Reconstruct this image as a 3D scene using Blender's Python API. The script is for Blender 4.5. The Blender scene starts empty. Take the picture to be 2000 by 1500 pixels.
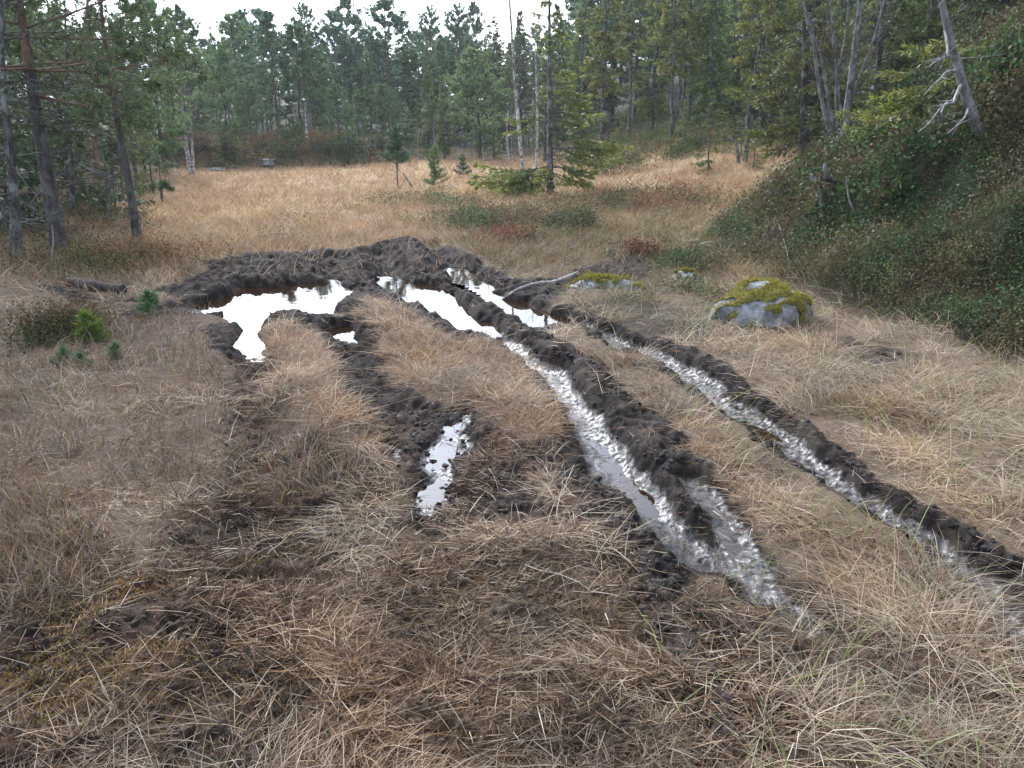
import bpy, math, random
import numpy as np
from mathutils import Vector, Quaternion

# ------------------------------------------------------------------ camera
scene = bpy.context.scene
COL = scene.collection
CAM_H = 1.65
FOC = 1555.0                      # focal length in photograph pixels (2000 wide)
PITCH = math.radians(17.8)
CP, SP = math.cos(PITCH), math.sin(PITCH)
cam_d = bpy.data.cameras.new('camera')
cam_d.sensor_width = 36.0
cam_d.lens = 36.0 * FOC / 2000.0
cam_d.clip_start = 0.05
cam_d.clip_end = 2000.0
cam = bpy.data.objects.new('camera', cam_d)
COL.objects.link(cam)
cam.location = (0, 0, CAM_H)
cam.rotation_euler = (math.pi / 2 - PITCH, 0, 0)
scene.camera = cam

# ------------------------------------------------------------------ light
SUN_AZ = math.radians(-24)        # clockwise from +Y
SUN_EL = math.radians(36)
world = bpy.data.worlds.new('World')
scene.world = world
world.use_nodes = True
nt = world.node_tree
nt.nodes.clear()
w_out = nt.nodes.new('ShaderNodeOutputWorld')
w_bg = nt.nodes.new('ShaderNodeBackground')
w_bg.inputs['Strength'].default_value = 0.13
w_sky = nt.nodes.new('ShaderNodeTexSky')
w_sky.sky_type = 'NISHITA'
w_sky.sun_disc = False
w_sky.sun_elevation = SUN_EL
w_sky.sun_rotation = SUN_AZ
w_sky.air_density = 1.0
w_sky.dust_density = 5.0
w_sky.ozone_density = 2.0
# thin broken cloud over the blue
w_tc = nt.nodes.new('ShaderNodeTexCoord')
w_map = nt.nodes.new('ShaderNodeMapping')
w_map.inputs['Scale'].default_value = (1.5, 1.5, 4.0)
w_noise = nt.nodes.new('ShaderNodeTexNoise')
w_noise.inputs['Scale'].default_value = 1.6
w_noise.inputs['Detail'].default_value = 6
w_noise.inputs['Roughness'].default_value = 0.55
w_ramp = nt.nodes.new('ShaderNodeMapRange')
w_ramp.inputs['From Min'].default_value = 0.30
w_ramp.inputs['From Max'].default_value = 0.62
w_ramp.inputs['To Min'].default_value = 0.35
w_ramp.inputs['To Max'].default_value = 0.95
w_mix = nt.nodes.new('ShaderNodeMix')
w_mix.data_type = 'RGBA'
w_bw = nt.nodes.new('ShaderNodeRGBToBW')
w_add = nt.nodes.new('ShaderNodeMath'); w_add.operation = 'MULTIPLY_ADD'
w_add.inputs[1].default_value = 1.05
w_add.inputs[2].default_value = 3.2
w_comb = nt.nodes.new('ShaderNodeCombineColor')
w_mul = nt.nodes.new('ShaderNodeMath'); w_mul.operation = 'MULTIPLY'; w_mul.inputs[1].default_value = 0.86
w_mul2 = nt.nodes.new('ShaderNodeMath'); w_mul2.operation = 'MULTIPLY'; w_mul2.inputs[1].default_value = 1.24
L = nt.links.new
L(w_tc.outputs['Generated'], w_map.inputs['Vector'])
L(w_map.outputs['Vector'], w_noise.inputs['Vector'])
L(w_noise.outputs['Fac'], w_ramp.inputs['Value'])
L(w_ramp.outputs['Result'], w_mix.inputs['Factor'])
L(w_sky.outputs['Color'], w_bw.inputs['Color'])
L(w_bw.outputs['Val'], w_add.inputs[0])
L(w_add.outputs[0], w_mul.inputs[0]); L(w_add.outputs[0], w_mul2.inputs[0])
L(w_mul.outputs[0], w_comb.inputs[0]); L(w_add.outputs[0], w_comb.inputs[1]); L(w_mul2.outputs[0], w_comb.inputs[2])
L(w_sky.outputs['Color'], w_mix.inputs['A'])
L(w_comb.outputs['Color'], w_mix.inputs['B'])
L(w_mix.outputs['Result'], w_bg.inputs['Color'])
L(w_bg.outputs['Background'], w_out.inputs['Surface'])

sun_d = bpy.data.lights.new('sun', 'SUN')
sun_d.energy = 1.5
sun_d.angle = math.radians(25)
sun_d.color = (1.0, 0.97, 0.93)
sun = bpy.data.objects.new('sun', sun_d)
COL.objects.link(sun)
sdir = Vector((math.sin(SUN_AZ) * math.cos(SUN_EL), math.cos(SUN_AZ) * math.cos(SUN_EL), math.sin(SUN_EL)))
sun.rotation_mode = 'QUATERNION'
sun.rotation_quaternion = (-sdir).to_track_quat('-Z', 'Y')
sun.location = (0, 0, 30)

scene.view_settings.view_transform = 'Standard'
scene.view_settings.look = 'None'
scene.view_settings.exposure = 1.42
scene.view_settings.gamma = 1.0
scene.render.engine = 'CYCLES'
scene.cycles.max_bounces = 5
scene.cycles.diffuse_bounces = 3
scene.cycles.glossy_bounces = 2
scene.cycles.transmission_bounces = 3
scene.cycles.transparent_max_bounces = 4
scene.cycles.volume_bounces = 0
scene.cycles.use_denoising = True
scene.cycles.sample_clamp_indirect = 6.0
try:
    scene.cycles.use_light_tree = False
except Exception:
    pass

# ------------------------------------------------------------------ helpers
def gnd(u, v, z=0.0):
    """point of the photograph on the level z"""
    dx, dy = (u - 1000.0) / FOC, (750.0 - v) / FOC
    ry, rz = CP + dy * SP, -SP + dy * CP
    t = (z - CAM_H) / rz
    return np.array([dx * t, ry * t])

def at(u, v, Y):
    dx, dy = (u - 1000.0) / FOC, (750.0 - v) / FOC
    ry, rz = CP + dy * SP, -SP + dy * CP
    t = Y / ry
    return np.array([dx * t, Y, CAM_H + rz * t])

def gpts(pts, z=0.0):
    return np.array([gnd(p[0], p[1], z) for p in pts])

rng = np.random.default_rng(11)

_perm = np.random.default_rng(5).permutation(512).astype(np.int64)
_perm = np.concatenate([_perm, _perm, _perm])
_g2 = np.array([[math.cos(a), math.sin(a)] for a in np.linspace(0, 2 * math.pi, 17)[:16]])

def perlin(x, y):
    xi = np.floor(x).astype(np.int64); yi = np.floor(y).astype(np.int64)
    xf = x - xi; yf = y - yi
    u = xf * xf * xf * (xf * (xf * 6 - 15) + 10); v = yf * yf * yf * (yf * (yf * 6 - 15) + 10)
    xi &= 511; yi &= 511
    xj = (xi + 1) & 511; yj = (yi + 1) & 511
    def g(a, b, fx, fy):
        h = _perm[_perm[a] + b] & 15
        return _g2[h, 0] * fx + _g2[h, 1] * fy
    n00 = g(xi, yi, xf, yf); n10 = g(xj, yi, xf - 1, yf)
    n01 = g(xi, yj, xf, yf - 1); n11 = g(xj, yj, xf - 1, yf - 1)
    a = n00 + u * (n10 - n00); b = n01 + u * (n11 - n01)
    return (a + v * (b - a)) * 1.5

def fbm(x, y, octv=4, gain=0.5):
    s = np.zeros_like(x, dtype=float); a = 1.0; f = 1.0
    for i in range(octv):
        s += a * perlin(x * f + 17.3 * i, y * f - 9.1 * i); a *= gain; f *= 2.03
    return s

def sstep(a, b, x):
    t = np.clip((x - a) / (b - a), 0, 1)
    return t * t * (3 - 2 * t)

def seg_dist(px, py, poly, closed=False, vals=None):
    """distance to a polyline; vals interpolated along it"""
    best = np.full(px.shape, 1e9); bv = np.zeros(px.shape) if vals is not None else None
    n = len(poly)
    for i in range(n if closed else n - 1):
        a = poly[i]; b = poly[(i + 1) % n]
        d = b - a; L2 = float(d @ d) + 1e-12
        t = np.clip(((px - a[0]) * d[0] + (py - a[1]) * d[1]) / L2, 0, 1)
        dist = np.hypot(px - a[0] - t * d[0], py - a[1] - t * d[1])
        m = dist < best
        best = np.where(m, dist, best)
        if vals is not None:
            bv = np.where(m, vals[i] * (1 - t) + vals[(i + 1) % n] * t, bv)
    return (best, bv) if vals is not None else best

def inside(px, py, poly):
    r = np.zeros(px.shape, bool); n = len(poly); j = n - 1
    for i in range(n):
        xi, yi = poly[i]; xj, yj = poly[j]
        c = ((yi > py) != (yj > py)) & (px < (xj - xi) * (py - yi) / (yj - yi + 1e-12) + xi)
        r ^= c; j = i
    return r

# ------------------------------------------------------------------ broad shape of the land
HILL = np.array([(30, -8), (9, 1.5), (5.6, 4.0), (3.75, 5.45), (3.0, 7.6), (2.62, 9.6), (2.6, 11.8), (3.3, 14.2), (5.2, 17.5), (9, 22), (16, 27), (40, 34), (60, 34), (60, -8)], float)
BANK = np.array([(-16, 33.2), (-12.5, 32.6), (-9, 33.0), (-6.8, 33.4), (-4.6, 35.2), (-4.2, 40), (-30, 42), (-30, 34)], float)
LEFT = np.array([(-4.9, 9.6), (-5.1, 11.2), (-5.4, 13.5), (-7.2, 17), (-9.5, 24), (-12.5, 33), (-40, 33), (-40, 4), (-9, 6), (-6.2, 8.2)], float)

def broad(x, y):
    z = np.zeros_like(x, dtype=float)
    # hillside on the right
    d = seg_dist(x, y, HILL, True)
    s = np.where(inside(x, y, HILL), d, 0.0)
    s = s + 0.35 * perlin(x * 0.55, y * 0.55) * np.minimum(s, 1.2)
    s = np.maximum(s, 0)
    h = 0.70 * (np.sqrt(s * s + 0.25) - 0.5) + 0.22 * np.maximum(0, s - 2.2)
    h = np.where(h > 4.6, 4.6 + 2.2 * (1 - np.exp(-(h - 4.6) / 2.2)), h)
    h = h + np.minimum(s, 1.5) * 0.22 * fbm(x * 0.9 + 3, y * 0.9, 4)
    z += h
    # the land climbs gently behind, more to the right
    z += 1.35 * sstep(13, 30, y) * sstep(0.5, 8, x) 
    z += 0.5 * sstep(26, 50, y)
    z += 2.5 * sstep(45, 110, y) + (2.0 + 2.5 * sstep(-5, 15, x)) * sstep(42, 85, y)
    # heathery bank at the far edge of the meadow
    d2 = seg_dist(x, y, BANK, True)
    s2 = np.where(inside(x, y, BANK), d2, 0.0)
    z += np.minimum(0.75 * s2, 0.9 + 0.05 * s2) * (1 + 0.35 * fbm(x * 0.35, y * 0.35, 3))
    # pine ground on the left
    d3 = seg_dist(x, y, LEFT, True)
    s3 = np.where(inside(x, y, LEFT), d3, 0.0)
    z += 0.18 * sstep(0, 1.5, s3) + 0.12 * sstep(0, 2, s3) * fbm(x * 0.6, y * 0.6, 3)
    # hummocks of the bog
    z += 0.045 * fbm(x * 0.8 + 31, y * 0.8 + 7, 3) * sstep(1.0, 4, y)
    z += 0.10 * perlin(x * 0.16 + 3.3, y * 0.16) * sstep(9, 16, y)
    return z, s, s2, s3

# ------------------------------------------------------------------ zones of the near ground
RX0, RX1, RY0, RY1, RS = -11.0, 11.0, 0.6, 17.0, 0.025
NX = int((RX1 - RX0) / RS) + 1; NY = int((RY1 - RY0) / RS) + 1
gx, gy = np.meshgrid(RX0 + RS * np.arange(NX), RY0 + RS * np.arange(NY))
# wobble so that no outline is a clean curve
wx = gx + 0.05 * fbm(gx * 4, gy * 4, 3) + 0.10 * perlin(gx * 1.3, gy * 1.3)
wy = gy + 0.05 * fbm(gx * 4 + 50, gy * 4, 3) + 0.10 * perlin(gx * 1.3 + 9, gy * 1.3 + 4)

def sub(b):
    x0, y0, x1, y1 = b
    i0 = max(0, int((x0 - RX0) / RS)); i1 = min(NX, int((x1 - RX0) / RS) + 2)
    j0 = max(0, int((y0 - RY0) / RS)); j1 = min(NY, int((y1 - RY0) / RS) + 2)
    return slice(j0, j1), slice(i0, i1)

def zone(pts, soft=0.12, wob=True, lvl=0.0):
    """mask 0..1 of a polygon given by its corners in the photograph, laid on the ground"""
    P = gpts(pts, lvl); m = np.zeros(gx.shape); pad = soft * 2 + 0.4
    j, i = sub((P[:, 0].min() - pad, P[:, 1].min() - pad, P[:, 0].max() + pad, P[:, 1].max() + pad))
    X = wx[j, i] if wob else gx[j, i]; Y = wy[j, i] if wob else gy[j, i]
    d = seg_dist(X, Y, P, True)
    sd = np.where(inside(X, Y, P), d, -d)
    m[j, i] = sstep(-soft, soft, sd)
    return m

def strip(pts, hw, wob=True, fall=4, lvl=0.0):
    """(profile 0..1, distance/half width) along a line of the photograph; hw in metres, one or one per point"""
    P = gpts(pts, lvl); hwv = np.full(len(P), hw, float) if np.isscalar(hw) else np.array(hw, float)
    m = np.zeros(gx.shape); q = np.full(gx.shape, 9.0); pad = hwv.max() * 3.2 + 0.3
    j, i = sub((P[:, 0].min() - pad, P[:, 1].min() - pad, P[:, 0].max() + pad, P[:, 1].max() + pad))
    X = wx[j, i] if wob else gx[j, i]; Y = wy[j, i] if wob else gy[j, i]
    d, w = seg_dist(X, Y, P, False, hwv)
    r = d / w
    m[j, i] = np.exp(-r ** fall); q[j, i] = r
    return m, q

def bump(q, c, w):
    return np.exp(-((q - c) / w) ** 2)

Z = np.zeros(gx.shape)          # height added to the broad land
MUD = np.zeros(gx.shape)        # black bare peat mud
PEAT = np.zeros(gx.shape)       # trampled brown peat with litter
WET = np.zeros(gx.shape)        # film of water
GRASS = np.full(gx.shape, 0.55) # standing dry grass
HEATHER = np.zeros(gx.shape)
MOSS = np.zeros(gx.shape)
POOL = np.zeros(gx.shape)

def mx(a, b):
    np.maximum(a, b, out=a)

# trampled ground
LP1 = zone([(440, 690), (525, 680), (535, 760), (545, 850), (640, 870), (740, 900), (770, 1000), (700, 1100), (640, 1250), (560, 1400), (420, 1520), (-200, 1560), (-200, 1330), (60, 1180), (250, 1120), (330, 1020), (430, 930), (450, 800)], 0.12)
CP1 = zone([(690, 700), (760, 790), (850, 775), (960, 820), (1000, 860), (1100, 870), (1150, 900), (1250, 1000), (1350, 1110), (1450, 1190), (1610, 1260), (1560, 1400), (1440, 1560), (1280, 1500), (1250, 1350), (1180, 1150), (1060, 1010), (950, 1010), (880, 1060), (780, 1030), (760, 900), (680, 800)], 0.10)
FG = zone([(500, 1560), (620, 1250), (760, 1060), (1150, 1080), (1320, 1250), (1420, 1560)], 0.2)
mx(PEAT, LP1); mx(PEAT, CP1); mx(PEAT, 0.75 * FG)
LC = zone([(300, 1180), (420, 1080), (560, 1000), (660, 1060), (520, 1240), (430, 1400), (250, 1420), (150, 1330)], 0.2)
mx(MOSS, LP1 * 0.6); mx(MOSS, FG * 0.5)

MOSSZ = zone([(-400, 1060), (120, 1040), (290, 1130), (330, 1260), (240, 1420), (150, 1560), (-400, 1560)], .15)
mx(PEAT, .85 * MOSSZ); mx(MOSS, MOSSZ)
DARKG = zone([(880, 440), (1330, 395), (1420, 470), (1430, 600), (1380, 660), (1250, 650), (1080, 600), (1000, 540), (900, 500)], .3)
BR0 = zone([(1640, 1150), (1800, 1130), (2200, 1300), (2200, 1560), (1450, 1560), (1560, 1330)], 0.2)
mx(PEAT, .75 * BR0)
# ruts
NEARRUT = np.zeros(gx.shape)
def rut(pts, hw, depth, bank=0.05, wet=0.0, mud=1.0, bankw=0.55, mudw=1.7):
    m, q = strip(pts, hw, lvl=-0.75 * depth)
    global Z
    Z -= depth * m
    Z += bank * bump(q, 1.75, bankw)
    mx(MUD, mud * (1 - sstep(mudw * 0.8, mudw * 1.25, q)))
    if wet:
        mx(WET, wet * (1 - sstep(0.7, 1.3, q)))
        mx(NEARRUT, 1 - sstep(1.6, 2.6, q))
    return m, q

R1 = [(935, 640), (1010, 688), (1058, 732), (1115, 790), (1158, 850), (1200, 910), (1240, 970), (1280, 1030), (1345, 1085), (1400, 1120)]
rut(R1, [.11, .11, .115, .125, .14, .14, .145, .14, .12, .10], 0.115, 0.0, 0.95, 1.0, .55, 2.1)
R1b = [(1330, 940), (1405, 1010), (1440, 1070), (1490, 1120), (1545, 1180), (1590, 1230)]
rut(R1b, [.07, .09, .11, .11, .09, .05], 0.05, 0.0, 0.95, 0.85)
R2 = [(1090, 625), (1190, 668), (1290, 712), (1380, 762), (1445, 812), (1515, 872), (1595, 925), (1680, 985), (1790, 1055), (1890, 1125), (2010, 1240), (2080, 1330)]
rut(R2, [.10, .11, .13, .14, .14, .13, .12, .11, .10, .10, .10, .09], 0.115, 0.0, 0.9)
L2r = [(665, 640), (690, 680), (720, 740), (760, 800)]
rut(L2r, .14, 0.06, 0.02, 0.3)
L2p = [(925, 800), (895, 840), (868, 870), (850, 920), (840, 965), (850, 1000)]
rut(L2p, [.06, .11, .12, .11, .10, .07], 0.04, 0.005, 0.95, 0.8, 0.55, 1.25)
L2q = [(770, 870), (785, 910)]
rut(L2q, .04, 0.04, 0.005, 0.95, 0.6, .55, 1.2)
L1r = [(486, 670), (492, 740), (505, 800), (540, 880)]
rut(L1r, .15, 0.06, 0.03, 0.0, 0.35)

MZ = zone([(1090, 800), (1160, 880), (1230, 1000), (1320, 1090), (1420, 1140), (1340, 1180), (1220, 1110), (1130, 1010), (1075, 900)], 0.12)
mx(MUD, .75 * MZ)
mx(MUD, .6 * zone([(690, 690), (740, 760), (800, 800), (850, 780), (930, 830), (900, 1010), (820, 1010), (780, 900), (710, 800)], .1))
MZ2 = zone([(1255, 1150), (1330, 1230), (1400, 1400), (1370, 1420), (1290, 1300)], .06)
mx(MUD, .8 * MZ2)
# mud ridges
def ridge(pts, hw, h, mud=1.0, fall=2):
    global Z
    m, q = strip(pts, hw, fall=fall)
    Z += h * m
    mx(MUD, mud * (1 - sstep(0.75, 1.25, q)))
ridge([(905, 580), (960, 610), (1010, 640), (1085, 690), (1165, 745), (1235, 820), (1300, 905), (1370, 985)], [.16, .2, .21, .19, .18, .17, .15, .1], 0.035)
ridge([(1085, 608), (1200, 648), (1330, 697), (1440, 765), (1550, 845), (1670, 925), (1790, 1010)], [.16, .17, .16, .15, .14, .12, .08], 0.028)
ridge([(1180, 900), (1230, 990), (1290, 1080), (1330, 1150)], [.12, .14, .14, .1], 0.02, 0.8)
ridge([(668, 588), (700, 615), (738, 660), (765, 705)], [.13, .16, .16, .12], 0.06)
ridge([(520, 625), (560, 612), (600, 622), (640, 640)], [.16, .17, .2, .2], 0.05, 0.9)
ridge([(440, 640), (455, 680)], .18, 0.03, 0.9)
ridge([(880, 655), (830, 625), (790, 600)], .12, 0.02, 0.7)
BM = zone([(300, 572), (380, 540), (410, 512), (500, 490), (600, 487), (690, 490), (790, 468), (870, 474), (960, 520), (1010, 543), (1090, 538), (1120, 560), (1070, 600), (1100, 640), (1000, 640), (920, 655), (870, 640), (740, 575), (690, 575), (650, 600), (540, 580), (390, 600)], 0.16)
mx(MUD, BM)
BH = zone([(400, 535), (420, 512), (500, 490), (600, 487), (690, 490), (790, 468), (870, 474), (960, 520), (900, 530), (860, 552), (760, 548), (700, 552), (620, 545), (540, 552), (460, 558)], 0.28)
Z += 0.02 * BH
for p, w_, d_ in (([(735, 492), (750, 520), (790, 556)], .22, .13), ([(845, 470), (875, 505), (910, 540), (960, 575), (1040, 615)], .20, .15), ([(640, 500), (660, 540)], .2, .08), ([(500, 535), (560, 530)], .2, .09)):
    m, q = strip(p, w_, fall=3); Z -= d_ * m

# standing water
WL = -0.065
def pool(pts, wl=WL, deep=0.10, soft=0.10):
    global Z
    shore = zone(pts, 0.34, lvl=wl)          # the shore slopes down to the water
    Z = np.where(Z > wl + .02, Z * (1 - 0.8 * shore) + (wl + .02) * 0.8 * shore, Z)
    m = zone(pts, soft, lvl=wl)
    Z = Z * (1 - m) + (wl - deep) * m
    mx(POOL, m); mx(WET, 0.8 * m)
    mx(MUD, zone(pts, 0.3, lvl=wl))
P1 = [(385, 602), (440, 584), (455, 570), (480, 562), (540, 560), (590, 550), (650, 556), (690, 566), (668, 580), (652, 600), (655, 624), (620, 624), (575, 610), (522, 617), (504, 650), (498, 690), (478, 690), (472, 645), (430, 625)]
P2 = [(738, 548), (800, 552), (860, 560), (890, 580), (903, 612), (924, 650), (890, 644), (862, 624), (845, 606), (780, 590)]
P3 = [(880, 530), (905, 534), (940, 556), (985, 582), (1040, 598), (1080, 634), (1052, 642), (1010, 624), (960, 596), (905, 565)]
P1b = [(655, 640), (690, 633), (704, 682), (662, 668), (640, 655)]
for p in (P1, P2, P3): pool(p)
pool(P1b, WL, 0.05, 0.07)

# wet ground elsewhere
mx(WET, 0.9 * strip([(265, 612), (330, 602), (400, 598)], .13)[0]); mx(MUD, strip([(265, 612), (330, 602), (400, 598)], .2)[0])
mx(WET, 0.8 * strip([(300, 580), (410, 578)], .12)[0])
MARSH = zone([(1110, 600), (1180, 580), (1270, 568), (1340, 600), (1400, 640), (1380, 690), (1280, 665), (1180, 640)], 0.2)
mx(WET, 0.85 * MARSH); mx(MUD, 0.6 * MARSH)
MARSH2 = zone([(1000, 560), (1080, 545), (1140, 520), (1220, 500), (1310, 490), (1330, 520), (1240, 548), (1120, 560), (1060, 580)], 0.2)
mx(WET, 0.7 * MARSH2); mx(MUD, 0.85 * MARSH2)
mx(WET, 0.45 * strip([(1560, 1190), (1620, 1260)], .10)[0])
mx(WET, 0.5 * strip([(1800, 1060), (1960, 1190)], .16)[0])
mx(WET, 0.6 * strip([(690, 690), (715, 760), (770, 840)], .12)[0])
mx(WET, 0.22 * BM)
tiny = strip([(538, 462), (552, 458)], .09)[0]
Z -= 0.0 * tiny; mx(WET, tiny); mx(MUD, strip([(520, 462), (560, 457)], .2)[0])
SEEP = zone([(1560, 640), (1660, 660), (1800, 690), (1820, 720), (1700, 730), (1600, 690)], 0.2)
mx(MUD, 0.6 * SEEP)
mx(MUD, 0.7 * strip([(100, 560), (190, 590), (290, 590)], .16)[0])

# vegetation
G_STRIPS = np.zeros(gx.shape)
G1 = strip([(560, 650), (585, 700), (615, 740), (650, 800), (672, 830)], [.16, .22, .24, .22, .12])[0]
G2 = zone([(705, 612), (755, 598), (795, 612), (845, 645), (890, 668), (945, 662), (1000, 690), (1060, 770), (1100, 850), (1050, 870), (960, 810), (860, 765), (775, 745), (748, 690), (725, 640)], 0.10)
G3 = strip([(1215, 700), (1290, 770), (1350, 850), (1410, 930), (1480, 990), (1600, 1080), (1730, 1170), (1900, 1320)], [.07, .10, .10, .12, .15, .22, .28, .3])[0]
G4 = zone([(1380, 660), (1480, 640), (1600, 660), (1700, 720), (2100, 730), (2400, 1000), (2200, 1200), (2000, 1120), (1850, 1000), (1700, 890), (1590, 800), (1450, 720)], 0.15)
for g in (G1, G2, G3, G4): mx(G_STRIPS, g)
Z += (0.03 * G1 + 0.02 * G2 + 0.02 * G3) * (1 - POOL)
PALE = zone([(660, 960), (720, 900), (765, 960), (775, 1080), (700, 1120), (650, 1050)], 0.12)
PALE2 = zone([(420, 1300), (480, 1260), (520, 1330), (700, 1340), (860, 1420), (760, 1560), (520, 1560)], 0.25)
PALE3 = strip([(1085, 880), (1095, 960), (1060, 1040), (1140, 1080)], .09)[0]
BR = zone([(1640, 1150), (1800, 1130), (2200, 1300), (2200, 1560), (1450, 1560), (1560, 1330)], 0.2)
SHORE = np.zeros(gx.shape)
for k in (0, 6, 12, 18, 24):        # strip of short growth in front of the pools
    sh_ = np.zeros(gx.shape); sh_[:NY - k or None] = POOL[k:]; np.maximum(SHORE, sh_, out=SHORE)
for g in (G1, G2, G_STRIPS): g *= 1 - .95 * SHORE
LF = zone([(-900, 640), (100, 600), (300, 590), (420, 600), (440, 690), (440, 860), (430, 930), (330, 1010), (240, 1110), (50, 1190), (-400, 1350), (-1200, 1100)], 0.15)
mx(HEATHER, LF * 0.55); mx(HEATHER, 0.7 * zone([(430, 860), (560, 830), (700, 860), (690, 930), (560, 950), (450, 930)], 0.15))
GRASS *= 1 - 0.92 * PEAT
GRASS = np.maximum(GRASS, 0.95 * G_STRIPS)
GRASS = np.maximum(GRASS, 0.85 * PALE); GRASS = np.maximum(GRASS, 0.36 * PALE2); GRASS = np.maximum(GRASS, 0.9 * PALE3)
GRASS = np.maximum(GRASS * (1 - .6 * BR), 0.30 * BR); GRASS = np.maximum(GRASS * (1 - .8 * FG * (1 - BR)), 0.05 * FG)
GRASS *= (1 - 0.1 * LF)
MUD *= 1 - 0.85 * np.maximum.reduce([0.9 * G2 * (1 - POOL), G1 * (1 - POOL), 0.8 * G3 * (1 - sstep(.5, .9, WET))])
MUD = np.maximum(MUD, POOL)
GRASS *= (1 - 0.97 * sstep(0.15, 0.6, MUD)) * (1 - POOL) * (1 - .9 * SHORE) * (1 - .85 * NEARRUT)
GRASS = np.maximum(GRASS, 0.8 * MARSH * (1 - POOL)); GRASS = np.maximum(GRASS, 0.10 * MARSH2)
HEATHER *= (1 - sstep(.2, .6, MUD))
MOSS *= (1 - sstep(.3, .7, MUD))

def samp(A, x, y, outside=0.0):
    fx = np.clip((x - RX0) / RS, 0, NX - 1.001); fy = np.clip((y - RY0) / RS, 0, NY - 1.001)
    i = fx.astype(np.int64); j = fy.astype(np.int64); a = fx - i; b = fy - j
    v = A[j, i] * (1 - a) * (1 - b) + A[j, i + 1] * a * (1 - b) + A[j + 1, i] * (1 - a) * b + A[j + 1, i + 1] * a * b
    out = (x < RX0) | (x > RX1) | (y < RY0) | (y > RY1)
    return np.where(out, outside, v)

def land(x, y, full=True):
    z, s, s2, s3 = broad(x, y)
    near = sstep(17.0, 14.0, y) * sstep(10.9, 9.5, np.abs(x))
    mud = samp(MUD, x, y); peat = samp(PEAT, x, y); wet = samp(WET, x, y); pl = samp(POOL, x, y)
    inhill = sstep(0.0, 0.35, s)
    z = z * (1 - 0.9 * pl) + samp(Z, x, y) * near
    n1 = fbm(x * 3.1, y * 3.1, 3); n2 = fbm(x * 9.3 + 4, y * 9.3, 4, 0.55)
    rg = 1 - np.abs(perlin(x * 6.5 + 2, y * 6.5 + 8)); rg2 = 1 - np.abs(perlin(x * 14 + 2, y * 14 + 8))
    clod = 0.030 * n1 + 0.024 * n2 + 0.03 * (rg - 0.75) + 0.014 * (rg2 - .75)
    amp_m = mud * (1 - 0.55 * pl) * (1 - 0.78 * sstep(0.55, 0.9, wet)) * (1 + .6 * sstep(7, 9.5, y))
    z = z + clod * amp_m * 0.95
    n3 = fbm(x * 27 + 5, y * 27, 3, .6)
    hole = sstep(.10, .50, perlin(x * 2.7 + 61, y * 2.7 + 13) + .45 * n2)
    z = z + (0.022 * n1 + 0.024 * n2 + 0.016 * (rg2 - .75) + .011 * n3 - .045 * hole) * peat * (1 - mud)
    z = z + (0.012 * n1 + 0.008 * n2) * (1 - peat) * (1 - mud) * near
    return z, dict(mud=mud, peat=peat, wet=wet, pool=pl, hole=hole * peat * (1 - mud), s=s, s2=s2, s3=s3, n1=n1, n2=n2, hill=inhill)

# finely sampled height for everything that stands on the ground
LZ, _ = land(gx, gy)
def height(x, y):
    x = np.asarray(x, float); y = np.asarray(y, float)
    shp = x.shape; x = x.ravel(); y = y.ravel()
    r = samp(LZ, x, y, np.nan)
    o = np.isnan(r)
    if o.any():
        r[o] = land(x[o], y[o])[0]
    return r.reshape(shp)
def h1(x, y):
    return float(height(np.array([x]), np.array([y]))[0])
# ------------------------------------------------------------------ mesh building
def mesh_obj(name, V, F, mats, parent=None, mi=None, col=None, smooth=False, attrs=None, link=True):
    """V (n,3); F (m,3) or (m,4) int array or a list of such arrays"""
    if not isinstance(F, list): F = [F]
    F = [f for f in F if len(f)]
    me = bpy.data.meshes.new(name)
    me.vertices.add(len(V)); me.vertices.foreach_set('co', np.ascontiguousarray(V, np.float32).ravel())
    idx = np.concatenate([f.ravel() for f in F]).astype(np.int32)
    tot = np.concatenate([np.full(len(f), f.shape[1], np.int32) for f in F])
    st = np.concatenate([[0], np.cumsum(tot)[:-1]]).astype(np.int32)
    me.loops.add(len(idx)); me.loops.foreach_set('vertex_index', idx)
    me.polygons.add(len(tot)); me.polygons.foreach_set('loop_start', st); me.polygons.foreach_set('loop_total', tot)
    if mi is not None: me.polygons.foreach_set('material_index', np.ascontiguousarray(mi, np.int32))
    me.polygons.foreach_set('use_smooth', np.full(len(tot), bool(smooth)))
    if col is not None:
        a = me.attributes.new('col', 'FLOAT_COLOR', 'POINT')
        c = np.ones((len(V), 4), np.float32); c[:, :3] = col
        a.data.foreach_set('color', c.ravel())
    for k, v in (attrs or {}).items():
        a = me.attributes.new(k, 'FLOAT', 'POINT'); a.data.foreach_set('value', np.ascontiguousarray(v, np.float32))
    me.update(calc_edges=True)
    for m in (mats if isinstance(mats, (list, tuple)) else [mats]): me.materials.append(m)
    o = bpy.data.objects.new(name, me)
    if link: COL.objects.link(o)
    if parent is not None: o.parent = parent
    return o

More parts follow.
